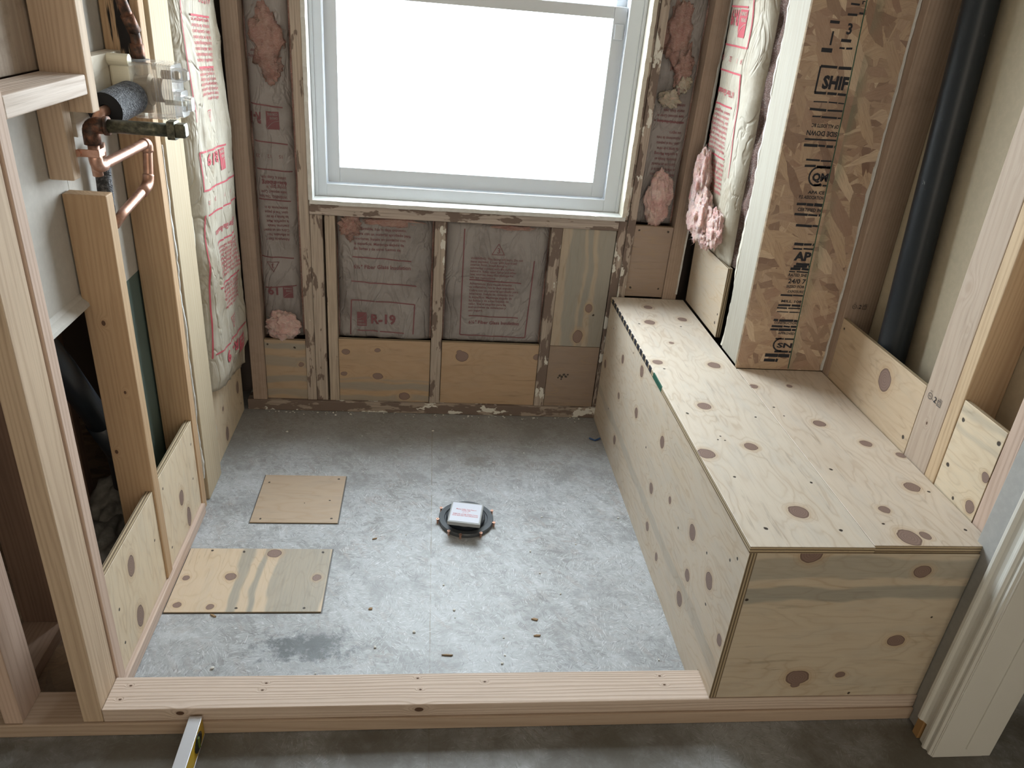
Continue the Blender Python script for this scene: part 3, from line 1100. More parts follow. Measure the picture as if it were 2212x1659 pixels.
# front wall stub, left of the shower opening
board('wall_stud', 'leftmost stud at the lower left, standing on the front sill plate', S, (-0.891, -0.853), (1.221, 1.309), (0.039, T), M['pink'])
board('wall_stud', 'wide pale stud at the left end of the shower curb', S, (-0.728, -0.6855), (1.222, 1.311), (0.039, T), M['tan'])
board('wall_stud', 'thin pinkish stud right behind the pale stud at the curb end', S, (-0.774, -0.685), (1.3215, 1.3575), (0.0395, T), M['pink'])
board('sill_plate', 'long lower two by four lying on the floor under the curb', P_, (-1.30, 1.2425), (1.2165, 1.3085), (0.0005, 0.0380), M['tanx'])
board('curb_board', 'upper pinkish two by four forming the top of the shower curb', P_, (-0.6845, 1.2425), (1.2225, 1.3125), (0.0385, 0.0765),
      lumber('wood_curb', 'x', (0.602, 0.490, 0.412), (0.448, 0.340, 0.262), contrast=0.5, freq=110, rough_saw=0.5, L=(0.279, 1.2675, 0.0385),
             knots=[(x_, y_, .0765, .0022) for x_, y_ in ((-.645, 1.288), (-.655, 1.250), (-.345, 1.290), (-.350, 1.270), (.005, 1.298), (.012, 1.265), (.60, 1.295), (.605, 1.268), (.165, 1.285))] + [(-.52, 1.2225, .062, .006), (.01, 1.2225, .060, .007)]), bev=0.002)
board('bottom_plate', 'pinkish plate lying along the left wall under the plywood blocks', P_, (-0.774, -0.678), (1.3135, 2.034), (0.0005, 0.0375), M['pinky'])
# chase wall further left
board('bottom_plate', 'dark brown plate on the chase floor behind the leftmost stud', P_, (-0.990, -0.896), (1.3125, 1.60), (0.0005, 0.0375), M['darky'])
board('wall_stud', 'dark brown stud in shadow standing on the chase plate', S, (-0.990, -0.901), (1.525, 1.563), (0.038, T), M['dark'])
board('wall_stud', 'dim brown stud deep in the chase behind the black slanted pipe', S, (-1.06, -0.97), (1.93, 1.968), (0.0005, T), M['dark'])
board('backing_board', 'brown board closing the bay above the short pink block', 'board', (-0.802, -0.778), (1.330, 1.730), (1.337, T), M['grey'])
# left wall, studs from near to far
board('cross_block', 'short pinkish block spanning two studs at the upper left', 'block', (-0.774, -0.686), (1.3585, 1.6855), (1.299, 1.3365), M['endgrain'], bev=0.003)
board('wall_stud', 'upper stud length hanging above the elbow beside the valve board', S, (-0.774, -0.685), (1.690, 1.7275), (1.262, T), M['tan'])
board('wall_stud', 'broad orange stud below the copper elbow in the left wall', S, (-0.774, -0.685), (1.686, 1.7240), (0.038, 1.095), M['orange'])
board('filler_block', 'short wide orange block screwed in front of the stud by the elbow', 'block', (-0.7755, -0.727), (1.650, 1.6855), (1.132, 1.285), M['tan'])
board('wall_stud', 'orange stud with scorched top behind the soldered riser', S, (-0.774, -0.686), (2.036, 2.0745), (0.0005, T),
      lumber('wood_scorched', 'z', (0.52, 0.36, 0.22), (0.34, 0.205, 0.115), burn=(-0.722, 2.03, 1.40, 0.026, 0.085), L=(-0.730, 2.05525, 0.0005)))
board('ledger_post', 'pale flat plank beside the white plaster edge on the left wall', S, (-0.722, -0.6845), (2.104, 2.254), (0.0005, T), M['pale'])
board('wall_stud', 'stud in the back left corner beside the bulging paper batt', S, (-0.667, -0.614), (2.702, 2.845), (0.046, T), M['cornerwood'])
# back wall
board('bottom_plate', 'paint-flaked plate along the floor of the window wall', P_, (-0.690, 0.722), (2.701, 2.846), (0.0005, 0.0455), M['flakeP'])
board('king_stud', 'tall flaked stud left of the window from floor to top', S, (-0.458, -0.4235), (2.710, 2.846), (0.046, T), M['flakeA'])
board('trimmer_stud', 'grey short stud under the window sill next to the tall left one', S, (-0.4225, -0.3790), (2.711, 2.846), (0.046, 0.794), M['flakeA'])
board('trimmer_stud', 'clean tan short stud under the sill left of the first paper batt', S, (-0.3715, -0.3350), (2.710, 2.846), (0.046, 0.794), M['flakeC'])
board('cripple_stud', 'flaked stud between the two paper batts under the window', S, (0.020, 0.0605), (2.709, 2.846), (0.046, 0.794), M['flakeB'])
board('cripple_stud', 'flaked stud between the right batt and the upright plywood panel', S, (0.4475, 0.4870), (2.709, 2.846), (0.046, 0.794), M['flakeB'])
board('rough_sill', 'smeared horizontal board right under the window stool', P_, (-0.4225, 0.6925), (2.707, 2.846), (0.7945, 0.8330), M['flakeS'])
board('jack_stud', 'white-flaked stud right of the upright striped plywood panel under the sill end', S, (0.6935, 0.7260), (2.7135, 2.846), (0.046, 0.8325), M['flakeW'])
board('king_stud', 'tall white-flaked stud right of the window', S, (0.7265, 0.7565), (2.709, 2.846), (0.046, T), M['flakeW'])
board('jack_stud', 'flaked stud carrying on up beside the cream window jamb', S, (0.7140, 0.7262), (2.7135, 2.846), (0.8335, T), M['flakeW'])
board('wall_stud', 'stud in the back right corner above the bench end', S, (0.905, 0.960), (2.708, 2.846), (0.046, T), M['cornerwood'])
# return wall and OSB chase at the right
board('ledger_post', 'wide whitish plank standing on the bench at the left edge of the strand board', S, (0.9920, 1.0300), (2.1165, 2.2620), (0.5405, T),
      lumber('wood_whitish', 'z', (0.370, 0.344, 0.288), (0.310, 0.273, 0.211), contrast=0.3))
# right wall


def stamp(surf, u, v, s, mat=1):
    """the grade stamp: round mill mark, a small number, a big 2 and a boxed mark"""
    def f(bm):
        for k in range(24):
            a0, a1 = 2 * math.pi * k / 24, 2 * math.pi * (k + 1) / 24
            put_line(bm, surf, u + math.cos(a0) * s * .42, v + s * .3 + math.sin(a0) * s * .42, u + math.cos(a1) * s * .42, v + s * .3 + math.sin(a1) * s * .42, s * .07, mat, 1, 0.0006)
        put_text(bm, surf, 'WC', u, v + s * .16, s * .36, mat, align='c', eps=0.0006)
        put_text(bm, surf, '015', u, v + s * 0.92, s * .30, mat, align='c', eps=0.0006)
        put_text(bm, surf, 'N', u + s * .55, v - s * .05, s * .32, mat, eps=0.0006)
        put_text(bm, surf, '2', u + s * .85, v - s * .08, s * 1.15, mat, bold=0.01, eps=0.0006)
        put_text(bm, surf, 'S-GRN', u + s * 1.65, v + s * 0.72, s * .30, mat, eps=0.0006)
        for q in ((1.7, -.15, 2.4, -.15), (1.7, .6, 2.4, .6), (1.7, -.15, 1.7, .6), (2.4, -.15, 2.4, .6)):
            put_line(bm, surf, u + q[0] * s, v + q[1] * s, u + q[2] * s, v + q[3] * s, s * .08, mat, 1, 0.0006)
        put_text(bm, surf, 'KD', u + s * 2.05, v + s * .28, s * .34, mat, align='c', eps=0.0006)
        put_text(bm, surf, 'HT', u + s * 2.05, v - s * .06, s * .34, mat, align='c', eps=0.0006)
    return f


board('wall_stud', 'brown stud with an ink stamp right beside the strand board', S, (1.275, 1.3740), (2.0665, 2.1035), (0.0005, T), M['cornerwood'],
      prints=stamp(plane_surf((1.302, 2.0660, 0.775), (1, 0, 0), (0, 0, 1), (0, -1, 0)), 0, 0, 0.016), mats2=[M['ink_black']])
board('wall_stud', 'pinkish flat stud with an ink stamp in the right wall', S, (1.2755, 1.3135), (1.5175, 1.6135), (0.0005, T),
      lumber('wood_flat', 'z', (0.45, 0.36, 0.285), (0.36, 0.27, 0.20), contrast=0.35, L=(1.2945, 1.5655, 0.0005), knots=[(1.2755, 1.585, 1.02, .010), (1.2755, 1.545, .93, .005), (1.2755, 1.56, 1.30, .007), (1.2755, 1.57, .66, .004)]),
      prints=stamp(plane_surf((1.2750, 1.590, 0.722), (0, -1, 0), (0, 0, 1), (-1, 0, 0)), 0, 0, 0.019), mats2=[M['ink_black']])
board('wall_stud', 'yellowish stud nailed to the near side of the flat stamped one', S, (1.2755, 1.3740), (1.4775, 1.5165), (0.0005, T), M['yellow'])
board('wall_stud', 'pink stud at the end of the right wall beside the door casing', S, (1.2765, 1.3740), (1.2780, 1.3210), (0.0005, T), M['pink'])


# remnants of the torn-off wall covering, stuck to the boards
def remnant(name, label, path, wd, thick, face, seed, mat, n=60):
    """a thin broken edge of wall board running up a wall; face gives the outward x or y direction"""
    random.seed(seed)
    bm = bmesh.new()
    z0, z1 = path[2], path[3]
    ring = []
    for i in range(n + 1):
        z = z0 + (z1 - z0) * i / n
        a = wd * max(0.15, 0.55 + 0.55 * mn.noise((z * 5, seed, 0)) + 0.35 * mn.noise((z * 31, seed, 4)))
        b = thick * max(0.2, 0.6 + 0.6 * mn.noise((z * 9, seed, 8)) + 0.3 * mn.noise((z * 47, seed, 2)))
        x, y = path[0], path[1]
        if face == '+x':
            q = ((x, y), (x, y + a), (x + b, y + a * .8), (x + b, y + a * .1))
        elif face == '-x':
            q = ((x, y), (x, y + a), (x - b, y + a * .8), (x - b, y + a * .1))
        else:
            q = ((x, y), (x - a, y), (x - a * .8, y - b), (x - a * .1, y - b))
        ring.append([bm.verts.new((p[0], p[1], z)) for p in q])
    fs = []
    for p, q in zip(ring, ring[1:]):
        for k in range(4):
            fs.append(bm.faces.new((p[k], p[(k + 1) % 4], q[(k + 1) % 4], q[k])))
    fs.append(bm.faces.new(ring[0][::-1]))
    fs.append(bm.faces.new(ring[-1]))
    bmesh.ops.recalc_face_normals(bm, faces=fs)
    return build(name, bm, mat, label=label, cat='plaster scrap')


remnant('drywall_remnant', 'white broken plaster edge running down beside the scorched stud', (-0.690, 2.0755, 0.10, 1.13), 0.016, 0.009, '+x', 3, M['white_paint'], 70)
remnant('drywall_remnant', 'ragged pale plaster edge between flat plank and left paper batt', (-0.698, 2.2555, 0.02, 1.75), 0.022, 0.012, '+x', 5, M['cream_paint'], 110)
remnant('drywall_remnant', 'ragged plaster edge between whitish plank and right paper batt', (1.000, 2.2635, 0.545, 1.9), 0.024, 0.010, '-x', 8, M['cream_paint'], 110)
remnant('drywall_remnant', 'thin white caulk edge between strand board and brown stamped stud', (1.2742, 2.1035, 0.545, 2.1), 0.010, 0.008, '-y', 9, M['white_paint'], 110)
remnant('drywall_remnant', 'white plaster edge in the corner above the bench end', (0.9600, 2.7075, 0.56, 1.8), 0.010, 0.008, '-y', 12, M['white_paint'], 90)


# ------------------------------------------------------------------ plywood blocks and bench
def ply_faces(bm, axis, edge_slot=1, keep=None):
    i = AX[axis]
    bm.normal_update()
    for f in bm.faces:
        if abs(f.normal[i]) < 0.5:
            f.material_index = edge_slot
    return bm


def ply_box(name, x, y, z, axis, L=None, parent=None, label=None, cat=None, group=None, grain='x', cross='z', bev=0.0008, extra=None, mats3=(), **kw):
    if parent is not None:
        L = ORIG[parent.name]
    elif L is None:
        L = Vector(((x[0] + x[1]) / 2, (y[0] + y[1]) / 2, z[0]))
    bm = newbox(x[0], x[1], y[0], y[1], z[0], z[1], bev=bev, seg=1)
    ply_faces(bm, axis)
    if extra:
        extra(bm)
    rng = {'x': x, 'y': y, 'z': z}[axis]
    face = ply_mat('ply_' + name, L, grain, cross, **kw)
    edge = ply_edge_mat('plyedge_' + name, axis, L, rng[0], rng[1] - rng[0])
    return build(name, bm, [face, edge, *mats3], parent=parent, origin=None if parent is not None else L, label=label, cat=cat, group=group)


B_ = 'plywood block'
# left wall, near to far
ply_box('plywood_block', (-0.708, -0.690), (1.3595, 1.6845), (0.0385, 0.332), 'x', label='knotty plywood block nearest the curb in the left wall', cat=B_, grain='z', cross='y',
        knots=[(-.69, 1.496, .248, .020, 1.5), (-.69, 1.495, .088, .021, 1.5)], holes=[(-.69, 1.40, .20), (-.69, 1.395, .10), (-.69, 1.65, .20)], seed=1.3)
ply_box('plywood_block', (-0.708, -0.690), (1.7255, 2.0345), (0.0385, 0.338), 'x', label='plywood block between the broad orange stud and the scorched stud', cat=B_, grain='z', cross='y',
        knots=[(-.69, 1.877, .172, .018, 1.4), (-.69, 1.915, .075, .017, 2.0)], holes=[(-.69, 1.755, .29), (-.69, 1.755, .09), (-.69, 2.01, .27), (-.69, 1.99, .16)], seed=2.9)
ply_box('plywood_block', (-0.7225, -0.7045), (2.2815, 2.6985), (0.0005, 0.300), 'x', label='plywood block under the left paper batt in the back corner', cat=B_, grain='z', cross='y',
        knots=[(-.694, 2.44, .262, .017, 1.5), (-.694, 2.63, .135, .017, 1.5), (-.694, 2.418, .161, .009), (-.694, 2.44, .045, .018, 1.6), (-.694, 2.60, .255, .016, 1.4)],
        holes=[(-.694, 2.31, .25), (-.694, 2.31, .06), (-.694, 2.66, .05)], seed=4.1)
# back wall row
ply_box('plywood_block', (-0.6130, -0.4590), (2.715, 2.733), (0.0465, 0.300), 'y', label='greyish plywood block in the far left corner of the window wall', cat=B_,
        knots=[(-.479, 2.715, .198, .011)], stripes=[(.055, .085, .6), (.115, .150, .75), (.195, .235, .6), (.262, .285, .8)], pink=0.25, base=(0.44, 0.345, 0.235), warm=(0.36, 0.26, 0.16), seed=5.2, holes=[(-.60, 2.715, .28), (-.50, 2.715, .27)])
ply_box('plywood_block', (-0.3340, 0.0180), (2.715, 2.733), (0.0465, 0.314), 'y', label='orange plywood block with five knots below the R-19 batt', cat=B_,
        knots=[(-.307, 2.715, .26, .012, 1.3), (-.186, 2.715, .271, .009, 1.4), (-.316, 2.715, .165, .010, 1.4), (-.185, 2.715, .158, .014, 1.4), (-.08, 2.715, .071, .017, 1.3)],
        stripes=[(.045, .075, .7), (.098, .125, .75), (.135, .143, .5)], base=(0.43, 0.300, 0.190), warm=(0.36, 0.230, 0.130), seed=6.6)
ply_box('plywood_block', (0.0625, 0.4460), (2.715, 2.733), (0.0465, 0.316), 'y', label='orange plywood block with one big knot below the warning batt', cat=B_,
        knots=[(.143, 2.715, .257, .023, 1.1), (.132, 2.715, .275, .010, 1.2), (.440, 2.715, .265, .014)], base=(0.43, 0.300, 0.190), warm=(0.36, 0.230, 0.130), seed=7.7)
ply_box('plywood_block', (0.4885, 0.6900), (2.715, 2.733), (0.0465, 0.3165), 'y', label='brown plywood block with a torn dark spot beside the bench front', cat=B_,
        holes=[(.535, 2.715, .178, .004), (.542, 2.715, .186, .006), (.552, 2.715, .180, .006), (.560, 2.715, .190, .006), (.568, 2.715, .182, .005), (.575, 2.715, .191, .004), (.550, 2.715, .170, .004)], base=(0.298, 0.220, 0.167), warm=(0.240, 0.173, 0.127), seed=8.4)
ply_box('plywood_block', (0.4885, 0.6900), (2.714, 2.732), (0.3185, 0.7930), 'y', label='upright plywood panel with blue-grey stripes under the right window corner', cat='plywood block', grain='z', cross='x',
        knots=[(.624, 2.714, .482, .014, 1.3), (.594, 2.714, .362, .020, 1.4)], holes=[(.645, 2.714, .455, .005)],
        stripes=[(.525, .578, .8), (.590, .612, .9), (.632, .70, .75)], base=(0.417, 0.342, 0.262), warm=(0.344, 0.269, 0.194), seed=9.9)
ply_box('plywood_block', (0.7580, 0.9040), (2.716, 2.734), (0.5405, 0.8170), 'y', label='smooth reddish plywood block above the far end of the bench', cat=B_,
        holes=[(.775, 2.716, .80), (.885, 2.716, .80), (.775, 2.716, .575), (.885, 2.716, .575)], base=(0.323, 0.240, 0.187), warm=(0.272, 0.197, 0.149), seed=11.2)
ply_box('plywood_block', (0.9960, 1.0140), (2.3430, 2.6980), (0.5405, 0.790), 'x', label='plain plywood block under the pink wool in the right return wall', cat=B_, grain='y', cross='z',
        holes=[(.996, 2.37, .585, .006), (.996, 2.36, .62)], stain=0.15, base=(0.487, 0.407, 0.310), seed=12.5)
# right wall
ply_box('plywood_block', (1.2765, 1.2885), (1.6155, 2.0645), (0.5305, 0.742), 'x', label='plywood block with one big split knot in front of the black vent pipe', cat=B_, grain='y', cross='z',
        knots=[(1.2785, 1.785, .672, .034, 0.85)], holes=[(1.2785, 2.045, .715), (1.2785, 1.64, .575, .006)], base=(0.540, 0.421, 0.292), warm=(0.400, 0.278, 0.170), seed=13.4, rings=14)
ply_box('plywood_block', (1.2765, 1.2885), (1.3230, 1.4755), (0.5305, 0.779), 'x', label='plywood block with screw holes at the near end of the right wall', cat=B_, grain='y', cross='z',
        knots=[(1.2785, 1.345, .565, .016), (1.2785, 1.335, .655, .013)], holes=[(1.2785, 1.458, .735, .006), (1.2785, 1.335, .745, .006), (1.2785, 1.455, .61, .006), (1.2785, 1.40, .55, .005)],
        stripes=[(.757, .772, .4), (.715, .728, .35)], seed=14.8)
# patches let into the floor
ply_box('floor_patch', (-0.676, -0.263), (1.593, 1.855), (0.0004, 0.0042), 'z', label='larger plywood floor patch with grey stripes and knots near the curb', cat='floor patch', grain='y', cross='x',
        knots=[(-.430, 1.833, 0, .021, 0.9), (-.533, 1.732, 0, .015), (-.292, 1.728, 0, .013, 1.1), (-.654, 1.726, 0, .010), (-.648, 1.620, 0, .011), (-.560, 1.612, 0, .011)],
        holes=[(-.612, 1.845, 0), (-.52, 1.84, 0), (-.29, 1.84, 0), (-.49, 1.606, 0), (-.31, 1.606, 0)],
        stripes=[(-.520, -.492, .8), (-.468, -.448, .85), (-.410, -.268, .72)], base=(0.580, 0.462, 0.336), seed=16.1)
ply_box('floor_patch', (-0.534, -0.262), (1.982, 2.244), (0.0004, 0.0040), 'z', label='smaller plain brown plywood floor patch toward the window', cat='floor patch', grain='x', cross='y',
        holes=[(-.515, 2.20, 0), (-.285, 2.225, 0), (-.285, 2.005, 0), (-.505, 2.0, 0), (-.30, 2.10, 0, .003), (-.38, 2.085, 0, .002)], base=(0.428, 0.331, 0.241), warm=(0.369, 0.272, 0.189), seed=17.7)

# bench
bench = empty('shower_bench', (0.99, 1.90, 0.0), 'knotty plywood shower bench along the right side', 'bench')
LB = ORIG[bench.name]
pts = [(1.227, 0.078), (1.3145, 0.078), (1.3145, 0.0006), (2.6985, 0.0006), (2.6985, 0.5215), (1.227, 0.5215)]
bm = prism(bmesh.new(), pts, 'x', 0.7035, 0.7210)
ply_faces(bm, 'x')
kn = [(2.415, .411, .016), (2.647, .279, .017), (2.175, .483, .020), (2.392, .274, .013), (2.156, .337, .018), (1.868, .402, .019), (2.353, .11, .017), (1.884, .225, .018),
      (1.717, .302, .011), (1.851, .104, .015), (1.527, .339, .022), (1.73, .085, .013), (1.497, .221, .017), (1.373, .313, .022), (1.51, .126, .021), (1.252, .242, .015)]
fm = ply_mat('ply_front_panel', LB, 'y', 'z', knots=[(.703, a, b, r) for a, b, r in kn],
             holes=[(.703, y_, z_) for y_, z_ in ((2.60, .45), (2.30, .49), (2.0, .30), (1.62, .28), (1.42, .36), (1.27, .47), (1.30, .44), (2.5, .16), (1.36, .25))], stripes=[(.135, .175, .35)], base=(0.593, 0.511, 0.410), seed=20.3, rings=13)
build('front_panel', bm, [fm, ply_edge_mat('plyedge_front', 'x', LB, 0.7035, 0.0175, 0.8)], bench)
ply_box('end_panel', (0.7215, 1.2415), (1.227, 1.245), (0.0775, 0.5215), 'y', parent=bench, grain='x', cross='z',
        knots=[(.845, 1.227, .520, .024, 1.1), (1.12, 1.227, .472, .017, 1.25), (1.125, 1.227, .261, .017, 1.3), (.912, 1.227, .142, .024, 1.25), (.912, 1.227, .118, .010, 1.2), (1.019, 1.227, .149, .010, 1.35)],
        holes=[(.727, 1.227, .39), (1.19, 1.227, .335, .003), (1.06, 1.227, .085)], stripes=[(.452, .508, .55), (.385, .425, .75)],
        base=(0.568, 0.486, 0.371), warm=(0.450, 0.360, 0.258), seed=21.9, rings=10)


def edge_marks(bm):
    # black ink dashes and a green smear on the sheet's long edge
    for i in range(15):
        y0 = 2.672 - i * 0.0405
        box(bm, 0.7012, 0.7045, y0 - 0.026, y0, 0.5235, 0.54025, mat=2)
    box(bm, 0.7012, 0.7048, 1.955, 2.052, 0.5235, 0.54025, mat=3)


ply_box('top_panel', (0.7020, 0.9865), (1.2265, 2.6985), (0.5220, 0.5400), 'z', parent=bench, grain='y', cross='x', extra=edge_marks, mats3=[M['ink_black'], M['ink_green']],
        knots=[(.823, 2.604, 0, .017), (.792, 2.459, 0, .020), (.925, 2.498, 0, .017), (.824, 2.283, 0, .009), (.735, 2.128, 0, .017), (.919, 2.12, 0, .021), (.798, 1.846, 0, .020), (.856, 1.631, 0, .018), (.722, 1.592, 0, .023), (.865, 1.351, 0, .024)],
        holes=[(.75, 2.44, 0), (.90, 2.43, 0), (.745, 2.08, 0), (.735, 1.80, 0), (.93, 1.79, 0), (.76, 1.49, 0), (.95, 1.47, 0), (.76, 1.29, 0, .005), (.935, 1.285, 0, .005), (.775, 1.665, 0, .003), (.79, 1.68, 0, .003), (.795, 1.66, 0, .003)],
        base=(0.623, 0.549, 0.455), warm=(0.503, 0.420, 0.330), seed=23.5, rings=12)
ply_box('top_panel', (0.9875, 1.2730), (1.2330, 2.1015), (0.5220, 0.5400), 'z', parent=bench, grain='y', cross='x',
        knots=[(.998, 1.98, 0, .014), (1.116, 1.989, 0, .010), (1.107, 1.762, 0, .018), (1.193, 1.66, 0, .016), (1.262, 1.605, 0, .013), (1.207, 1.458, 0, .020), (1.083, 1.364, 0, .014), (1.085, 1.262, 0, .026, 1.1), (1.128, 1.268, 0, .013)],
        holes=[(1.01, 1.85, 0), (1.03, 1.53, 0), (1.24, 1.44, 0), (1.05, 1.31, 0), (1.24, 1.29, 0), (1.02, 1.80, 0, .003)], base=(0.615, 0.528, 0.431), warm=(0.486, 0.395, 0.303), seed=25.0, rings=12)

# ------------------------------------------------------------------ strand board at the end of the bench, with its printing
bm = newbox(0.9850, 1.2735, 2.1040, 2.1150, 0.5405, T, bev=0.0006, seg=1)
ply_faces(bm, 'y', 1)
os_ = plane_surf((0, 2.1040, 0), (1, 0, 0), (0, 0, 1), (0, -1, 0))


def green_x(z):
    return 1.1285 + (1.604 - z) * 0.0289


rr = random.Random(2)
K, Gn = 2, 3
# marks are listed by height; every line of print stops at the green paint line
def bar(z, x0, th=0.006, x1=None, broken=True):
    xe = (green_x(z) - 0.002) if x1 is None else x1
    x = x0
    while x < xe:
        w_ = rr.uniform(0.014, 0.05) if broken else xe - x
        put_line(bm, os_, x, z + rr.uniform(-.0008, .0008), min(x + w_, xe), z + rr.uniform(-.0008, .0008), th * rr.uniform(.95, 1.35), K, 2, 0.0005)
        x += w_ + (rr.uniform(0.001, 0.004) if broken else 0)


def otext(s, z, x0, size, x1=None, flip=False, bold=0.03):
    xe = (green_x(z) - 0.003) if x1 is None else x1
    if flip:
        put_text(bm, os_, s, xe, z + size * .7, size, K, flip=True, bold=bold, width=xe - x0, eps=0.0005)
    else:
        put_text(bm, os_, s, x0, z, size, K, bold=bold, width=xe - x0, eps=0.0005)


bar(1.616, 1.088, .007)
bar(1.590, 1.088, .004, 1.112)
bar(1.566, 1.086, .005, 1.112)
otext('r', 1.592, 1.117, .016)
bar(1.570, 1.116, .004)
otext('3', 1.520, 1.092, .036, 1.107, bold=.03)
otext('1', 1.492, 1.050, .044, 1.060, bold=.04)
bar(1.546, 1.043, .006, 1.069, False)
bar(1.478, 1.036, .008, 1.066, False)
bar(1.504, 1.084, .007, 1.112, False)
bar(1.486, 1.084, .004, 1.120)
otext('SHIF', 1.385, 1.060, .044, bold=.05)
bar(1.438, 1.044, .006)
bar(1.372, 1.043, .006)
put_line(bm, os_, 1.044, 1.372, 1.044, 1.438, .005, K, 4, .0005)
bar(1.350, 1.046, .003)
bar(1.330, 1.040, .005)
bar(1.312, 1.052, .004)
otext('OF ALL JOISTS &C', 1.284, 1.056, .013, flip=True)
otext('SIDE DOWN', 1.262, 1.046, .018, flip=True, bold=.03)
bar(1.252, 1.045, .005, None, False)
bar(1.236, 1.046, .006)
bar(1.196, 1.062, .004)
bar(1.180, 1.062, .006)
otext('QM', 1.140, 1.092, .030, bold=.05)
for k in range(11):
    a0, a1 = math.radians(70 + k * 22), math.radians(92 + k * 22)
    put_line(bm, os_, 1.106 + .030 * math.cos(a0) * .8, 1.152 + .026 * math.sin(a0), 1.106 + .030 * math.cos(a1) * .8, 1.152 + .026 * math.sin(a1), .005, K, 1, .0005)
bar(1.177, 1.100, .005)
bar(1.128, 1.102, .005)
otext('APA CE', 1.103, 1.090, .012)
otext('P.S. ASSOCIATION', 1.088, 1.066, .013)
bar(1.072, 1.064, .007)
otext('CERTIFIED IN', 1.052, 1.070, .013)
bar(1.042, 1.064, .006)
bar(1.010, 1.076, .006)
bar(0.954, 1.084, .007)
bar(0.940, 1.084, .005)
otext('AP', 0.905, 1.096, .036, bold=.05)
for z_, x_ in ((0.893, 1.104), (0.886, 1.098), (0.878, 1.090)):
    bar(z_, x_, .0065)
bar(0.869, 1.088, .004)
otext('RATED SHE', 0.854, 1.088, .013)
otext('24/0 7', 0.832, 1.092, .020)
otext('SIZED FOR', 0.818, 1.090, .011)
otext('EXPOSURE', 0.802, 1.098, .011, bold=.02)
bar(0.793, 1.078, .005)
otext('MILL 108', 0.770, 1.084, .011)
bar(0.760, 1.078, .006)
bar(0.751, 1.076, .004)
bar(0.738, 1.078, .003)
bar(0.710, 1.074, .006)
otext('CONSTRUCTION', 0.698, 1.078, .010)
bar(0.690, 1.072, .006)
bar(0.679, 1.070, .007)
otext('APPROVED', 0.663, 1.098, .011)
bar(0.648, 1.094, .005)
otext('SN', 0.618, 1.104, .022, bold=.04)
for k in range(9):
    a0, a1 = math.radians(100 + k * 20), math.radians(120 + k * 20)
    put_line(bm, os_, 1.118 + .026 * math.cos(a0), 1.628 - 1.0 + .022 * math.sin(a0), 1.118 + .026 * math.cos(a1), 1.628 - 1.0 + .022 * math.sin(a1), .005, K, 1, .0005)
bar(0.604, 1.100, .006)
bar(0.590, 1.072, .009)
bar(0.573, 1.072, .009, 1.118)
z_ = 0.545
while z_ < 2.2:
    put_line(bm, os_, green_x(z_) + rr.uniform(-.0006, .0006), z_, green_x(z_ + .05) + rr.uniform(-.0006, .0006), z_ + .05, .0028, Gn, 2, .0006)
    z_ += .05
build('strand_board', bm, [M['osb'], plain('board_edge', (0.30, 0.22, 0.14), 0.9, speck=0.5), M['ink_black'], M['ink_green']],
      label='brown strand board with black printing and a green line at the bench end', cat='strand board')


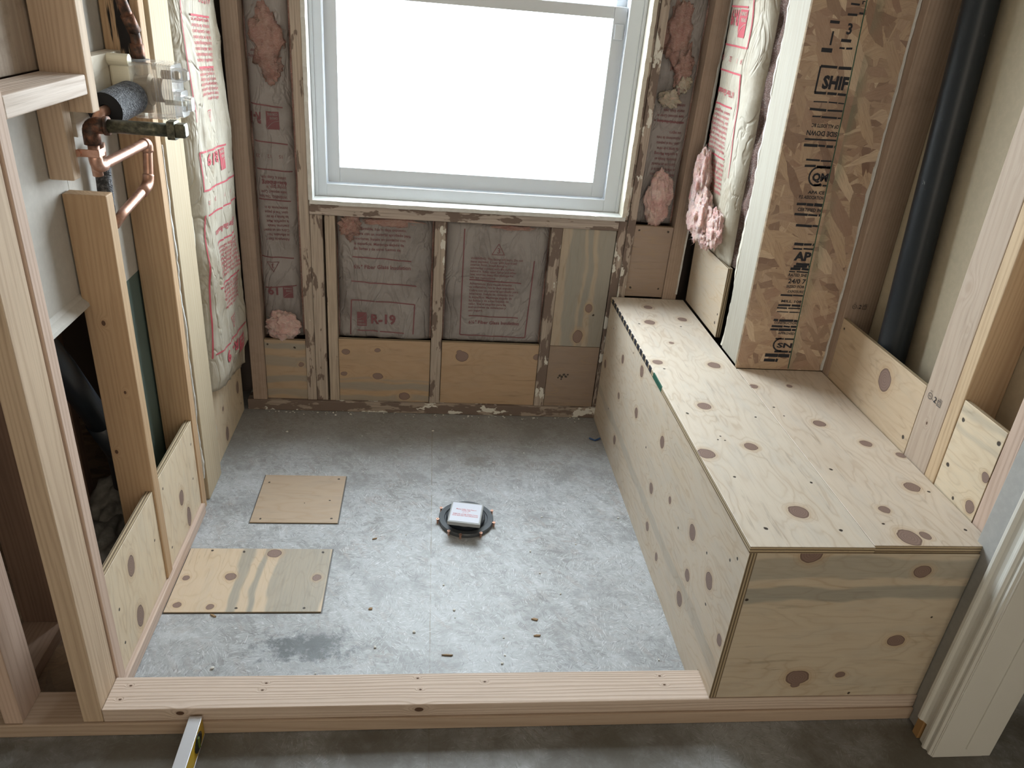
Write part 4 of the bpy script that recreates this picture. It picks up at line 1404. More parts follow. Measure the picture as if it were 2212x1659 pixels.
# ------------------------------------------------------------------ insulation batts
def make_batt(label, O, U, V, N, w, h, depth, bulge, wr, seed, facing_mat, wool, prints=None, face_u=None, power=2.6, hang=0.0, group=None, wool_front=-0.004):
    """paper-faced glass wool: a wool body and, over it, the creased paper facing with its print"""
    O, U, V, N = Vector(O), Vector(U), Vector(V), Vector(N)
    fu0, fu1 = face_u or (0.0, w)

    def hgt(u, v, lo, hi):
        s_ = min(max((u - lo) / (hi - lo), 0), 1)
        t_ = min(max(v / h, 0), 1)
        b = (1 - abs(2 * s_ - 1) ** power)
        endf = min(1.0, t_ / 0.05 + (0.7 if hang else 0.25), (1 - t_) / 0.03 + 0.3)
        wv = fbm(u * 5 + seed, v * 3.2, seed * 1.7, 2) * 0.6
        crease = abs(mn.noise((u * 9 + seed * 3, v * 5 - u * 6, seed))) - 0.25
        fine = mn.noise((u * 26, v * 15, seed * 2.1)) * 0.25 + 0.5 * max(0.0, 1 - 2.2 * abs(mn.noise((u * 13 + v * 1.5, v * 2.1, seed * 4.3)))) ** 5
        return bulge * b * endf * (1 + 0.16 * mn.noise((seed, v * 2.3, 1.0))) + wr * (wv - 0.8 * crease + fine) * (0.35 + 0.65 * b)

    def surf(u, v, e_=0.0):
        return O + U * u + V * v + N * (hgt(u, v, fu0, fu1) + e_)
    th = empty('insulation_batt', O + U * (w / 2), label, 'insulation batt', group)
    nu = max(20, int((fu1 - fu0) / 0.007))
    nv = max(30, int(h / 0.013))

    def vv(u, j, hg):
        d = hg * min(max((u - fu0) / (fu1 - fu0), 0), 1)
        return -d + (h + d) * j / nv

    def sheet(bm, lo, hi, fn, back, hg=0.0):
        A = [[bm.verts.new(fn(lo + (hi - lo) * i / nu, vv(lo + (hi - lo) * i / nu, j, hg))) for j in range(nv + 1)] for i in range(nu + 1)]
        Bk = [[bm.verts.new(back(lo + (hi - lo) * i / nu, vv(lo + (hi - lo) * i / nu, j, hg))) for j in range(nv + 1)] for i in range(nu + 1)]
        fs = []
        for i in range(nu):
            for j in range(nv):
                fs.append(bm.faces.new((A[i][j], A[i + 1][j], A[i + 1][j + 1], A[i][j + 1])))
                fs.append(bm.faces.new((Bk[i][j + 1], Bk[i + 1][j + 1], Bk[i + 1][j], Bk[i][j])))
        for i in range(nu):
            fs.append(bm.faces.new((A[i + 1][0], A[i][0], Bk[i][0], Bk[i + 1][0])))
            fs.append(bm.faces.new((A[i][nv], A[i + 1][nv], Bk[i + 1][nv], Bk[i][nv])))
        for j in range(nv):
            fs.append(bm.faces.new((A[0][j], A[0][j + 1], Bk[0][j + 1], Bk[0][j])))
            fs.append(bm.faces.new((A[nu][j + 1], A[nu][j], Bk[nu][j], Bk[nu][j + 1])))
        for f in fs:
            f.smooth = True
        bmesh.ops.recalc_face_normals(bm, faces=fs)
    bm = bmesh.new()
    sheet(bm, fu0, fu1, lambda u, v: surf(u, v), lambda u, v: surf(u, v, -0.0025), hang)
    if prints:
        prints(bm, surf)
    build('paper_facing', bm, [facing_mat, M['ink_shaded'] if facing_mat is M['kraft_shaded'] else M['ink_red'], facing_mat], th)
    bm = bmesh.new()

    def bfront(u, v):
        if u < fu0 or u > fu1:
            return O + U * u + V * v + N * (0.003 + 0.012 * fbm(u * 14, v * 9, seed, 3) + wool_front)
        return surf(u, v, -0.004)
    sheet(bm, 0.0, w, bfront, lambda u, v: O + U * u + V * v - N * depth)
    build('wool_body', bm, wool, th)
    return th, surf


WARN = ['WARNING: This facing will burn. Do not', 'leave exposed. Cover with approved', 'interior finish. Install facing in', 'substantial contact with the surface',
        'behind it. Keep open flame and other', 'heat sources away. See package for', 'safe use instructions.']
ADV = ['Advertencia: Este recubrimiento', 'es inflamable. No lo deje expuesto.', 'Cubra con un material aprobado para', 'interiores. Instale en contacto con',
       'la superficie. Mantenga alejado de', 'las llamas y de otras fuentes de', 'calor. Vea el paquete para las', 'instrucciones de instalacion y', 'uso seguro.']


def para(bm, surf, lines, u, v, size, lead, flip=False, k=0.92, bold=0.012):
    for i, s in enumerate(lines):
        put_text(bm, surf, s, u, v + (lead * i if flip else -lead * i), size, 1, flip=flip, stretch=k, bold=bold)


def logo(bm, surf, u, v, w, h, flip=False):
    """pink-red corner block with two short words and a thin rising curve"""
    put_rect(bm, surf, u, v, u + w, v + h, 1)
    sg = -1 if flip else 1
    cu = u + w if flip else u
    cv = v + h if flip else v
    P = lambda a, b: (cu + sg * a * w, cv + sg * b * h)
    a = P(.08, .30)
    put_text(bm, surf, 'OWENS', a[0], a[1], h * .20, 2, flip=flip, width=w * .62, eps=.0028, bold=.02)
    a = P(.08, .08)
    put_text(bm, surf, 'CORNING', a[0], a[1], h * .20, 2, flip=flip, width=w * .80, eps=.0028, bold=.02)
    q = None
    for i in range(9):
        t_ = i / 8
        p = P(t_ * .96 + .02, .52 + .46 * t_ ** 2.2)
        if q:
            put_line(bm, surf, q[0], q[1], p[0], p[1], h * .022, 2, 1, .0028)
        q = p


def warn_triangle(bm, surf, u, v, s, flip=False):
    k = -1 if flip else 1
    p = [(u - s / 2, v), (u + s / 2, v), (u, v + k * s * .9)]
    for a, b in zip(p, p[1:] + p[:1]):
        put_line(bm, surf, a[0], a[1], b[0], b[1], s * .05, 1, 4)
    put_text(bm, surf, '3', u, v + k * s * .12, s * .62, 1, flip=flip, align='c')
    

# under the window, left: R-19 near the bottom, right way up
def pr_r19(bm, sf):
    # u from x=-0.333, v from z=0.316
    X, Z = (lambda x: x + .333), (lambda z: z - .316)
    for x0, z0, x1, z1 in ((-.282, .475, -.046, .466), (-.262, .352, -.085, .348), (-.282, .475, -.288, .33), (-.046, .466, -.050, .345), (-.281, .549, -.041, .538), (-.275, .645, -.062, .634)):
        put_line(bm, sf, X(x0), Z(z0), X(x1), Z(z1), .0042, 1, 14)
    logo(bm, sf, X(-.262), Z(.370), .036, .056)
    put_text(bm, sf, 'R-19', X(-.212), Z(.382), .052, 1, bold=.035, stretch=.95)
    put_text(bm, sf, '6\u00bc" Fiber Glass Insulation', X(-.272), Z(.600), .0215, 1, bold=.015, width=.208)
    para(bm, sf, ADV[1:6], X(-.270), Z(.745), .0145, .0185)


batt1, sf1 = make_batt('paper batt marked R-19 right side up below the window', (-0.3335, 2.745, 0.316), (1, 0, 0), (0, 0, 1), (0, -1, 0), 0.352, 0.477, 0.09, 0.024, 0.014, 3.1,
                       M['kraft_shaded'], M['wool_dusty'], pr_r19, face_u=(0.003, 0.345), power=6.0)
bm = bmesh.new()
blob(bm, (-.282, 2.724, .758), .036, .018, .040, 2, .5, 2.6)
blob(bm, (-.13, 2.728, .776), .105, .014, .018, 5, .3, 2.4)
blob(bm, (-.282, 2.716, .722), .010, .006, .020, 7, .5, 2.4, 3)
build('exposed_wool', bm, M['wool_dusty'], batt1, smooth=True)


def pr_warn(bm, sf):
    X, Z = (lambda x: x - .062), (lambda z: z - .318)
    for x0, z0, x1, z1 in ((.130, .349, .386, .345), (.130, .349, .128, .77), (.386, .345, .395, .66), (.155, .575, .352, .570), (.160, .4295, .352, .4265)):
        put_line(bm, sf, X(x0), Z(z0), X(x1), Z(z1), .0040, 1, 14)
    warn_triangle(bm, sf, X(.257), Z(.678), .046)
    para(bm, sf, WARN, X(.156), Z(.656), .0118, .0126, k=.98)
    para(bm, sf, ADV, X(.157), Z(.556), .0122, .0135, k=1.0)
    put_text(bm, sf, '6\u00bc" Fiber Glass Insulation', X(.161), Z(.397), .0185, 1, bold=.02, width=.196)


batt2, sf2 = make_batt('flat grey paper batt with a warning panel below the window', (0.0620, 2.742, 0.318), (1, 0, 0), (0, 0, 1), (0, -1, 0), 0.384, 0.475, 0.09, 0.020, 0.006, 8.7,
                       M['kraft_shaded'], M['wool_dusty'], pr_warn, face_u=(0.003, 0.381), power=8.0)
bm = bmesh.new()
blob(bm, (.30, 2.728, .780), .09, .012, .009, 9, .3, 2.4)
build('exposed_wool', bm, M['wool_dusty'], batt2, smooth=True)


# tall narrow batt left of the window: its print is upside down
def pr_left_cavity(bm, sf):
    X, Z = (lambda x: x + .612), (lambda z: z - .302)
    for x0, z0, x1, z1 in ((-.605, 1.150, -.500, 1.142), (-.600, 1.030, -.490, 1.022), (-.600, .935, -.480, .930), (-.60, .83, -.49, .826), (-.605, .62, -.49, .616), (-.60, .50, -.485, .512)):
        put_line(bm, sf, X(x0), Z(z0), X(x1), Z(z1), .0042, 1, 10)
    logo(bm, sf, X(-.556), Z(1.070), .042, .058, True)
    put_text(bm, sf, 'R-1', X(-.572), Z(1.122), .050, 1, flip=True, bold=.035, width=.036)
    put_text(bm, sf, '6\u00bc" Fiberg', X(-.500), Z(.895), .024, 1, flip=True, bold=.015, width=.085)
    para(bm, sf, [s[:19] for s in ADV[:8]], X(-.502), Z(.690), .0145, .0165, flip=True, k=.72)
    para(bm, sf, [s[:19] for s in WARN[:5]], X(-.502), Z(.845), .0145, .0165, flip=True, k=.72)
    para(bm, sf, [s[:20] for s in WARN], X(-.502), Z(1.30), .0145, .0175, flip=True, k=.72)
    warn_triangle(bm, sf, X(-.565), Z(.600), .042, True)
    logo(bm, sf, X(-.535), Z(.462), .036, .045, True)
    put_text(bm, sf, '19', X(-.545), Z(.505), .045, 1, flip=True, bold=.035)
    for x_, s_ in ((-.585, '23'), (-.545, '12'), (-.507, '15')):
        put_text(bm, sf, s_, X(x_), Z(.985), .016, 1, flip=True)


batt3, sf3 = make_batt('tall shaded paper batt in the narrow bay left of the window', (-0.6125, 2.765, 0.302), (1, 0, 0), (0, 0, 1), (0, -1, 0), 0.153, 2.13, 0.08, 0.018, 0.012, 5.9,
                       M['kraft_shaded'], M['wool_dusty'], pr_left_cavity, face_u=(0.003, 0.140), power=5.0)
bm = bmesh.new()
blob(bm, (-.540, 2.750, 1.345), .048, .020, .100, 4, .45, 2.3)
blob(bm, (-.530, 2.746, 1.265), .030, .018, .045, 6, .5, 2.6)
build('exposed_wool', bm, M['wool_dusty'], batt3, smooth=True)
bm = bmesh.new()
blob(bm, (-.540, 2.735, .352), .062, .028, .058, 12, .28, 2.4, 5, oct=5)
build('exposed_wool', bm, M['wool_pink'], batt3, smooth=True)


# narrow bay right of the window: torn paper, wool hanging out
def pr_right_cavity(bm, sf):
    X, Z = (lambda x: x - .758), (lambda z: z - .820)
    para(bm, sf, [s[:22] for s in ADV], X(.880), Z(1.005), .0150, .0185, flip=True, k=.66)
    para(bm, sf, [s[:22] for s in WARN[:4]], X(.880), Z(1.19), .0150, .0185, flip=True, k=.66)
    put_line(bm, sf, X(.785), Z(1.186), X(.885), Z(1.184), .004, 1, 10)


batt4, sf4 = make_batt('torn paper batt in the narrow bay right of the window', (0.7585, 2.765, 0.820), (1, 0, 0), (0, 0, 1), (0, -1, 0), 0.145, 1.61, 0.08, 0.016, 0.012, 11.3,
                       M['kraft_shaded'], M['wool_dusty'], pr_right_cavity, face_u=(0.004, 0.141))
bm = bmesh.new()
blob(bm, (.812, 2.750, 1.47), .040, .020, .110, 14, .45, 2.2)
blob(bm, (.845, 2.746, 1.36), .030, .018, .070, 15, .45, 2.4)
build('exposed_wool', bm, M['wool_dusty'], batt4, smooth=True)
bm = bmesh.new()
blob(bm, (.816, 2.744, 1.262), .034, .020, .028, 16, .5, 2.8)
blob(bm, (.855, 2.744, 1.318), .024, .014, .030, 17, .6, 2.8)
build('exposed_wool', bm, wool_mat('glass_wool_pale', (0.50, 0.42, 0.33), (0.60, 0.52, 0.43)), batt4, smooth=True)
bm = bmesh.new()
blob(bm, (.832, 2.736, .915), .048, .030, .098, 18, .26, 2.2, 5, oct=4)
build('exposed_wool', bm, M['wool_pink'], batt4, smooth=True)


# left wall corner batt: paper in the lit tone, print upside down, sagging over the plywood
def pr_left_wall(bm, sf):
    # u = y - 2.262; the sheet hangs a little askew, so its lines drop toward the corner
    Y, Z = (lambda y: y - 2.262), (lambda z: z - .302)
    k = -0.075

    def ln(y0, y1, z0, w_=.0055):
        put_line(bm, sf, Y(y0), Z(z0), Y(y1), Z(z0 + k * (y1 - y0)), w_, 1, 16)

    def tx(s_, y, z, sz, **kw):
        put_text(bm, sf, s_, Y(y), Z(z), sz, 1, flip=True, rot=k, **kw)
    put_line(bm, sf, Y(2.315), Z(1.50), Y(2.312), Z(1.15), .0035, 1, 14)
    tx('6\u00bc" Fiber Glass Insulation', 2.553, 1.466, .030, bold=.015, width=.195)
    ln(2.353, 2.543, 1.425)
    for i, q in enumerate(ADV[::-1][:8]):
        tx(q[:34], 2.537, 1.392 + .0125 - i * .0150, .0150, width=.175, bold=.012)
    ln(2.358, 2.532, 1.290)
    for i, q in enumerate(WARN):
        tx(q[:34], 2.536, 1.264 + .011 - i * .0135, .0140, width=.175 if i < 6 else .09, bold=.012)
    warn_triangle(bm, sf, Y(2.44), Z(1.165), .036, True)
    ln(2.314, 2.555, 1.066)
    tx('R-19', 2.480, 1.042, .046, bold=.035, width=.115)
    logo(bm, sf, Y(2.488), Z(.980), .042, .064, True)
    put_line(bm, sf, Y(2.314), Z(1.066), Y(2.311), Z(.955), .0045, 1, 8)
    ln(2.311, 2.640, .957)
    for y_, s_ in ((2.590, '15'), (2.51, '19'), (2.42, '24'), (2.345, '32')):
        tx(s_, y_, .922 - .09 * (y_ - 2.345), .018)
    ln(2.309, 2.646, .882)
    put_line(bm, sf, Y(2.309), Z(.882), Y(2.290), Z(.42), .0045, 1, 24)
    tx('6\u00bc" Fiber Glass Insulation', 2.616, .800, .026, bold=.02, width=.245)
    ln(2.375, 2.602, .773)
    for i, q in enumerate(ADV[:8]):
        tx(q[:36], 2.615, .738 - i * .0142, .0150, width=.215 - .02 * (i % 3), bold=.012)
    ln(2.380, 2.612, .628)
    for i, q in enumerate(WARN[:6]):
        tx(q[:36], 2.602, .600 - i * .0142, .0150, width=.205 - .02 * (i % 2), bold=.012)
    warn_triangle(bm, sf, Y(2.49), Z(.492), .050, True)
    ln(2.300, 2.660, .430)
    tx('R-19', 2.520, .392, .052, bold=.04, width=.150)
    logo(bm, sf, Y(2.532), Z(.320), .058, .066, True)


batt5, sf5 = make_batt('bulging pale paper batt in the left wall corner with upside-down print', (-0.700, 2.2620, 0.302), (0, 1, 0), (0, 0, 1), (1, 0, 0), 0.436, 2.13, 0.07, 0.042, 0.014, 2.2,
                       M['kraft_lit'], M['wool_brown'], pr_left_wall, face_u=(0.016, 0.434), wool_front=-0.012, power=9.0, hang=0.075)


def pr_right_wall(bm, sf):
    # u runs from the corner (y = 2.700) toward the camera
    Y, Z = (lambda y: 2.700 - y), (lambda z: z - .795)

    def ln(y0, y1, z0, w_=.0055):
        put_line(bm, sf, Y(y0), Z(z0), Y(y1), Z(z0), w_, 1, 16)

    def tx(s_, y, z, sz, **kw):
        put_text(bm, sf, s_, Y(y), Z(z), sz, 1, flip=True, **kw)
    ln(2.675, 2.497, 1.563)
    ln(2.670, 2.443, 1.452)
    ln(2.670, 2.448, 1.376)
    ln(2.653, 2.483, 1.274)
    ln(2.655, 2.480, 1.115)
    put_line(bm, sf, Y(2.440), Z(1.80), Y(2.443), Z(1.452), .0045, 1, 16)
    put_line(bm, sf, Y(2.448), Z(1.376), Y(2.418), Z(1.069), .0045, 1, 20)
    put_line(bm, sf, Y(2.668), Z(1.376), Y(2.668), Z(1.05), .0040, 1, 16)
    logo(bm, sf, Y(2.545), Z(1.478), .056, .078, True)
    tx('R-19', 2.552, 1.552, .060, bold=.035, width=.092)
    for y_, s_ in ((2.452, '24'), (2.495, '1'), (2.565, '32'), (2.63, '15')):
        tx(s_, y_, 1.420, .022)
    tx('6\u00bc" Fiber Glass Insulation', 2.483, 1.322, .026, bold=.02, width=.165)
    for i, q in enumerate((ADV[::-1])[:9]):
        tx(q[:34], 2.488, 1.258 - i * .0150, .0150, width=.168 - .02 * (i % 3 == 1), bold=.012)
    for i, q in enumerate((WARN[::-1])):
        tx(q[:34], 2.480, 1.098 - i * .0150, .0150, width=.165, bold=.012)


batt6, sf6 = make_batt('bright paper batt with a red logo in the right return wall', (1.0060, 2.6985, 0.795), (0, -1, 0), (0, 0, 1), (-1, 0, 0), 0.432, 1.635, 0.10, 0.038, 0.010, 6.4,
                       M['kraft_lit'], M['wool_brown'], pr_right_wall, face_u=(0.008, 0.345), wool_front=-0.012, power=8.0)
bm = bmesh.new()
blob(bm, (.948, 2.560, .910), .030, .095, .090, 21, .30, 2.2, 5, oct=4)
blob(bm, (.948, 2.605, 1.010), .026, .055, .110, 22, .32, 2.2, 5, oct=4)
blob(bm, (.964, 2.440, .895), .022, .060, .062, 23, .32, 2.2, 5, oct=4)
blob(bm, (.958, 2.500, .848), .020, .050, .035, 24, .32, 2.4, 5, oct=4)
build('exposed_wool', bm, M['wool_pink'], batt6, smooth=True)


# ------------------------------------------------------------------ plumbing in the left wall
ply_box('valve_board', (-0.7735, -0.7385), (1.7285, 2.0345), (1.205, 1.352), 'y', label='pale horizontal plank behind the shower valve', cat='plank', grain='y', cross='z', base=(0.638, 0.581, 0.480), warm=(0.530, 0.443, 0.328), seed=31.0, extra=lambda bm: [setattr(f, 'material_index', 0) for f in bm.faces])

valve = empty('shower_valve', (-0.7380, 1.980, 1.21), 'shower valve under a clear plastic cover on the left wall', 'valve')
bm = newbox(-0.7380, -0.690, 1.945, 2.018, 1.220, 1.335, bev=0.006)
tube(bm, [(-0.7380, 1.950, 1.340), (-0.692, 1.950, 1.340)], 0.0135, 20)
tube(bm, [(-0.7380, 2.014, 1.222), (-0.692, 2.014, 1.222)], 0.012, 20)
build('mounting_bracket', bm, M['nylon'], valve)
bm = lathe(bmesh.new(), [(0.0, 0), (0.036, 0), (0.036, 0.030), (0.027, 0.036), (0.027, 0.060), (0, 0.060)], (-0.690, 1.980, 1.276), (1, 0, 0), 36)
tube(bm, [(-0.676, 1.980, 1.225), (-0.676, 1.980, 1.335)], 0.017, 20)
build('valve_body', bm, M['cartridge'], valve)
bm = lathe(bmesh.new(), [(0.0, 0), (0.010, 0), (0.010, 0.036), (0.007, 0.04), (0, 0.04)], (-0.632, 1.975, 1.312), (1, 0, 0), 20)
build('diverter_stem', bm, M['cartridge'], valve)
bm = lathe(bmesh.new(), [(0.0, 0), (0.006, 0), (0.006, 0.048), (0, 0.05)], (-0.632, 1.975, 1.250), (1, 0, 0), 16)
build('temperature_stem', bm, M['nylon'], valve)


def rrect(cy, cz, hy, hz, r, n=5):
    out = []
    for sy, sz, a0 in ((1, 1, 0), (-1, 1, 90), (-1, -1, 180), (1, -1, 270)):
        for k in range(n + 1):
            a = math.radians(a0 + 90 * k / n)
            out.append((cy + sy * (hy - r) + r * math.cos(a), cz + sz * (hz - r) + r * math.sin(a)))
    return out


def loft_x(bm, secs, cap=True, mat=0):
    rings = [[bm.verts.new((x, p[0], p[1])) for p in pts] for x, pts in secs]
    fs = []
    n = len(rings[0])
    for a, b in zip(rings, rings[1:]):
        for k in range(n):
            fs.append(bm.faces.new((a[k], a[(k + 1) % n], b[(k + 1) % n], b[k])))
    if cap:
        fs.append(bm.faces.new(rings[-1]))
    for f in fs:
        f.material_index = mat
    bmesh.ops.recalc_face_normals(bm, faces=fs)


bm = bmesh.new()
loft_x(bm, [(-0.690, rrect(1.980, 1.277, .046, .062, .012)), (-0.640, rrect(1.980, 1.277, .046, .062, .012)), (-0.632, rrect(1.980, 1.277, .044, .060, .012)),
            (-0.600, rrect(1.980, 1.277, .043, .059, .012))])
for k in range(7):
    x_ = -0.638 + k * 0.0058
    loft_x(bm, [(x_, rrect(1.980, 1.277, .0465, .0625, .012)), (x_ + .0028, rrect(1.980, 1.277, .0465, .0625, .012))], cap=False)
loft_x(bm, [(-0.602, rrect(1.975, 1.313, .017, .017, .007)), (-0.583, rrect(1.975, 1.313, .015, .015, .006)), (-0.572, rrect(1.975, 1.313, .009, .009, .004))])
loft_x(bm, [(-0.602, rrect(1.975, 1.250, .030, .030, .010)), (-0.586, rrect(1.975, 1.250, .029, .029, .010)), (-0.586, rrect(1.975, 1.250, .017, .018, .006)), (-0.568, rrect(1.975, 1.250, .014, .015, .006))])
cov = build('clear_cover', bm, M['clear'], valve, label='clear ribbed plastic cover')

# foam-sleeved elbow on the hot side
fs_ = empty('insulated_pipe', (-0.700, 1.83, 1.24), 'fat black foam sleeve on a copper elbow left of the valve', 'pipe')
bm = lathe(bmesh.new(), [(0.0125, 0.0), (0.037, 0.0), (0.037, 0.003), (0.037, 0.142), (0.035, 0.150), (0.0125, 0.150), (0.0125, 0.0)], (-0.697, 1.782, 1.254), (0.04, 1.0, 0.06), 40)
bm.normal_update()
for f in bm.faces:
    if f.normal.y < -0.8:
        f.material_index = 1
build('foam_sleeve', bm, [M['foam'], plain('foam_core', (0.012, 0.013, 0.016), 0.9)], fs_, smooth=False)
bm = tube(bmesh.new(), [(-0.693, 1.86, 1.259), (-0.696, 1.785, 1.254), *arc((-0.696, 1.785, 1.254), (-0.699, 1.752, 1.252), (-0.716, 1.742, 1.20), 0.02), (-0.722, 1.752, 1.175), (-0.7235, 1.760, 1.12)], 0.0108, 16)
build('copper_elbow', bm, M['copper'], fs_, smooth=True)

sl = empty('insulated_pipe', (-0.755, 1.815, 0.60), 'thin black foam pipe running down behind the broad orange stud', 'pipe')
bm = tube(bmesh.new(), [(-0.747, 1.848, 1.130), (-0.752, 1.835, 0.9), (-0.755, 1.815, 0.60)], 0.017, 22)
build('foam_sleeve', bm, M['foam'], sl, smooth=False)
bm = tube(bmesh.new(), [(-0.746, 1.850, 1.172), (-0.747, 1.849, 1.12)], 0.0108, 16)
build('copper_end', bm, M['copper'], sl, smooth=True)

# scorched riser above the valve
rz_ = empty('copper_riser', (-0.700, 1.99, 1.335), 'scorched copper riser entering the top of the valve', 'pipe')
bm = tube(bmesh.new(), [(-0.700, 1.966, 1.80), (-0.700, 1.967, 1.495), *arc((-0.70, 1.967, 1.50), (-0.70, 1.967, 1.468), (-0.690, 1.998, 1.405), 0.02), *arc((-0.70, 1.967, 1.46), (-0.688, 2.000, 1.392), (-0.688, 2.000, 1.34), 0.018), (-0.688, 2.000, 1.334)], 0.0120, 18)
build('riser_pipe', bm, M['scorched'], rz_, smooth=True)
for a_, b_, r_ in (((-0.700, 1.967, 1.53), (-0.700, 1.967, 1.482), 0.0148), ((-0.6945, 1.980, 1.432), (-0.6885, 1.999, 1.398), 0.0145), ((-0.688, 2.000, 1.372), (-0.688, 2.000, 1.338), 0.0150)):
    build('fitting', tube(bmesh.new(), [a_, b_], r_, 18), M['scorched'], rz_, smooth=True)
bm = lathe(bmesh.new(), [(0.0, 0), (0.024, 0), (0.024, 0.006), (0.014, 0.007), (0.014, 0.010), (0, 0.010)], (-0.688, 2.000, 1.3335), (0, 0, 1), 28)
build('flange', bm, M['grey_plastic'], rz_)

# tub spout stub: elbow strapped to the filler block, patina nipple, square capped end
st_ = empty('spout_stub', (-0.695, 1.695, 1.12), 'greenish capped brass stub sticking out above the copper loop', 'pipe')
ZN = 1.2365
bm = tube(bmesh.new(), [(-0.672, 1.705, ZN), (-0.530, 1.709, ZN - 0.001)], 0.0138, 24)
build('nipple', bm, M['patina'], st_, smooth=True)
bm = bmesh.new()
loft_x(bm, [(-0.545, rrect(1.709, ZN, .0185, .0185, .006)), (-0.530, rrect(1.709, ZN, .0185, .0185, .006)), (-0.529, rrect(1.709, ZN, .014, .014, .004)), (-0.512, rrect(1.709, ZN, .014, .014, .004)), (-0.510, rrect(1.709, ZN, .011, .011, .004))])
build('cap', bm, M['patina'], st_)
bm = tube(bmesh.new(), [(-0.668, 1.705, ZN), *arc((-0.66, 1.705, ZN), (-0.700, 1.703, ZN), (-0.700, 1.703, 1.19), 0.016), (-0.700, 1.703, 1.198)], 0.0168, 22)
tube(bm, [(-0.672, 1.705, ZN), (-0.664, 1.705, ZN)], 0.0192, 22)
build('elbow', bm, M['scorched'], st_, smooth=True)

lp = empty('copper_loop', (-0.70, 1.84, 1.02), 'bright copper pipe loop running from the spout elbow back and down', 'pipe')
A0, A1, A2, A3 = (-0.700, 1.703, 1.200), (-0.700, 1.703, 1.150), (-0.694, 2.000, 1.150), (-0.697, 1.980, 1.052)
bm = tube(bmesh.new(), [A0, *arc(A0, A1, A2, 0.018), *arc(A1, A2, A3, 0.016), *arc(A2, A3, (-0.712, 1.86, 1.018), 0.016), (-0.716, 1.848, 1.016), (-0.722, 1.80, 0.998)], 0.0112, 18)
build('pipe_run', bm, M['copper'], lp, smooth=True)
bm = tube(bmesh.new(), [(-0.700, 1.703, 1.176), *arc((-0.70, 1.703, 1.18), A1, A2, 0.02), (-0.6985, 1.735, 1.150)], 0.0135, 18)
build('elbow', bm, M['copper'], lp, smooth=True)
bm = tube(bmesh.new(), [(-0.6946, 1.972, 1.150), *arc((-0.695, 1.96, 1.15), A2, A3, 0.018), (-0.6945, 1.997, 1.128)], 0.0132, 18)
build('elbow', bm, M['copper'], lp, smooth=True)
bm = tube(bmesh.new(), [(-0.6965, 1.984, 1.075), *arc((-0.6965, 1.984, 1.08), A3, (-0.712, 1.86, 1.018), 0.02), (-0.702, 1.940, 1.040)], 0.0132, 18)
build('elbow', bm, M['copper'], lp, smooth=True)
bm = newbox(-0.7265, -0.6845, 1.6865, 1.6885, 1.174, 1.190, bev=0.0008)
box(bm, -0.6865, -0.6845, 1.6865, 1.716, 1.174, 1.190, bev=0.0008)
tube(bm, [(-0.7255, 1.6905, 1.182), (-0.7255, 1.6800, 1.182)], 0.007, 14)
build('pipe_strap', bm, M['copper'], lp)

# ------------------------------------------------------------------ vent pipe in the right wall
vp = empty('vent_pipe', (1.3315, 1.84, 0.0), 'fat black plastic vent pipe inside the right wall', 'pipe')
bm = tube(bmesh.new(), [(1.3315, 1.815, 0.001), (1.3315, 1.8751, 0.757), (1.3315, 1.944, 1.62), (1.3315, 2.005, 2.43)], 0.0415, 40)
build('pipe', bm, M['abs_smeared'], vp, smooth=True)

# ------------------------------------------------------------------ things in the dark chase
dp = empty('waste_pipe', (-0.85, 1.65, 0.35), 'black slanted drain pipe in the dark chase behind the left studs', 'pipe')
bm = tube(bmesh.new(), [(-0.845, 1.50, 0.955), (-0.830, 1.650, 0.700), (-0.822, 1.775, 0.470)], 0.031, 28)
build('pipe', bm, M['abs'], dp, smooth=True)
bm = tube(bmesh.new(), [(-0.8226, 1.765, 0.488), (-0.820, 1.815, 0.395), *arc((-0.820, 1.815, 0.395), (-0.819, 1.84, 0.35), (-0.819, 1.845, 0.25), 0.02), (-0.819, 1.845, 0.24)], 0.0345, 28)
build('coupling', bm, M['abs'], dp, smooth=True)
bm = bmesh.new()
blob(bm, (-0.885, 1.80, 0.075), .070, .12, .060, 31, .45, 1.8, 4, oct=3, hair=False)
blob(bm, (-0.890, 1.93, 0.10), .070, .10, .085, 33, .40, 1.8, 4, oct=3, hair=False)
for v in bm.verts:
    v.co.z = max(v.co.z, 0.001)
build('crumpled_cloth', bm, M['cloth'], label='crumpled grey cloth on the chase floor behind the near plywood block', cat='cloth', smooth=True)

# ------------------------------------------------------------------ drain with its test cap
dr = empty('drain_flange', (0.148, 2.005, 0.0), 'black round drain flange in the shower floor under a square test cap', 'drain')
bm = lathe(bmesh.new(), [(0.055, 0.0005), (0.089, 0.0005), (0.089, 0.011), (0.0875, 0.0135), (0.071, 0.0135), (0.069, 0.010), (0.064, 0.010), (0.055, 0.010), (0.055, 0.0005)], (0.148, 2.005, 0), seg=64)
build('flange_ring', bm, M['abs_plain'], dr, smooth=False)
bm = lathe(bmesh.new(), [(0.050, 0.0006), (0.060, 0.0006), (0.063, 0.016), (0.063, 0.024), (0.060, 0.026), (0.052, 0.026), (0.050, 0.0006)], (0.146, 1.998, 0), seg=56)
build('hub', bm, M['abs'], dr, smooth=False)
bm = lathe(bmesh.new(), [(0.0, 0.008), (0.045, 0.008), (0.045, 0.046), (0.0, 0.046)], (0.144, 1.985, 0), seg=48)
build('neck', bm, M['grey_plastic'], dr)
rotl = math.radians(-9.5)
cx, cy = 0.1435, 1.970
Ux, Uy = Vector((math.cos(rotl), math.sin(rotl), 0)), Vector((-math.sin(rotl), math.cos(rotl), 0))
bm = newbox(-0.0525, 0.0525, -0.0545, 0.0545, 0, 0.0135, bev=0.0025)
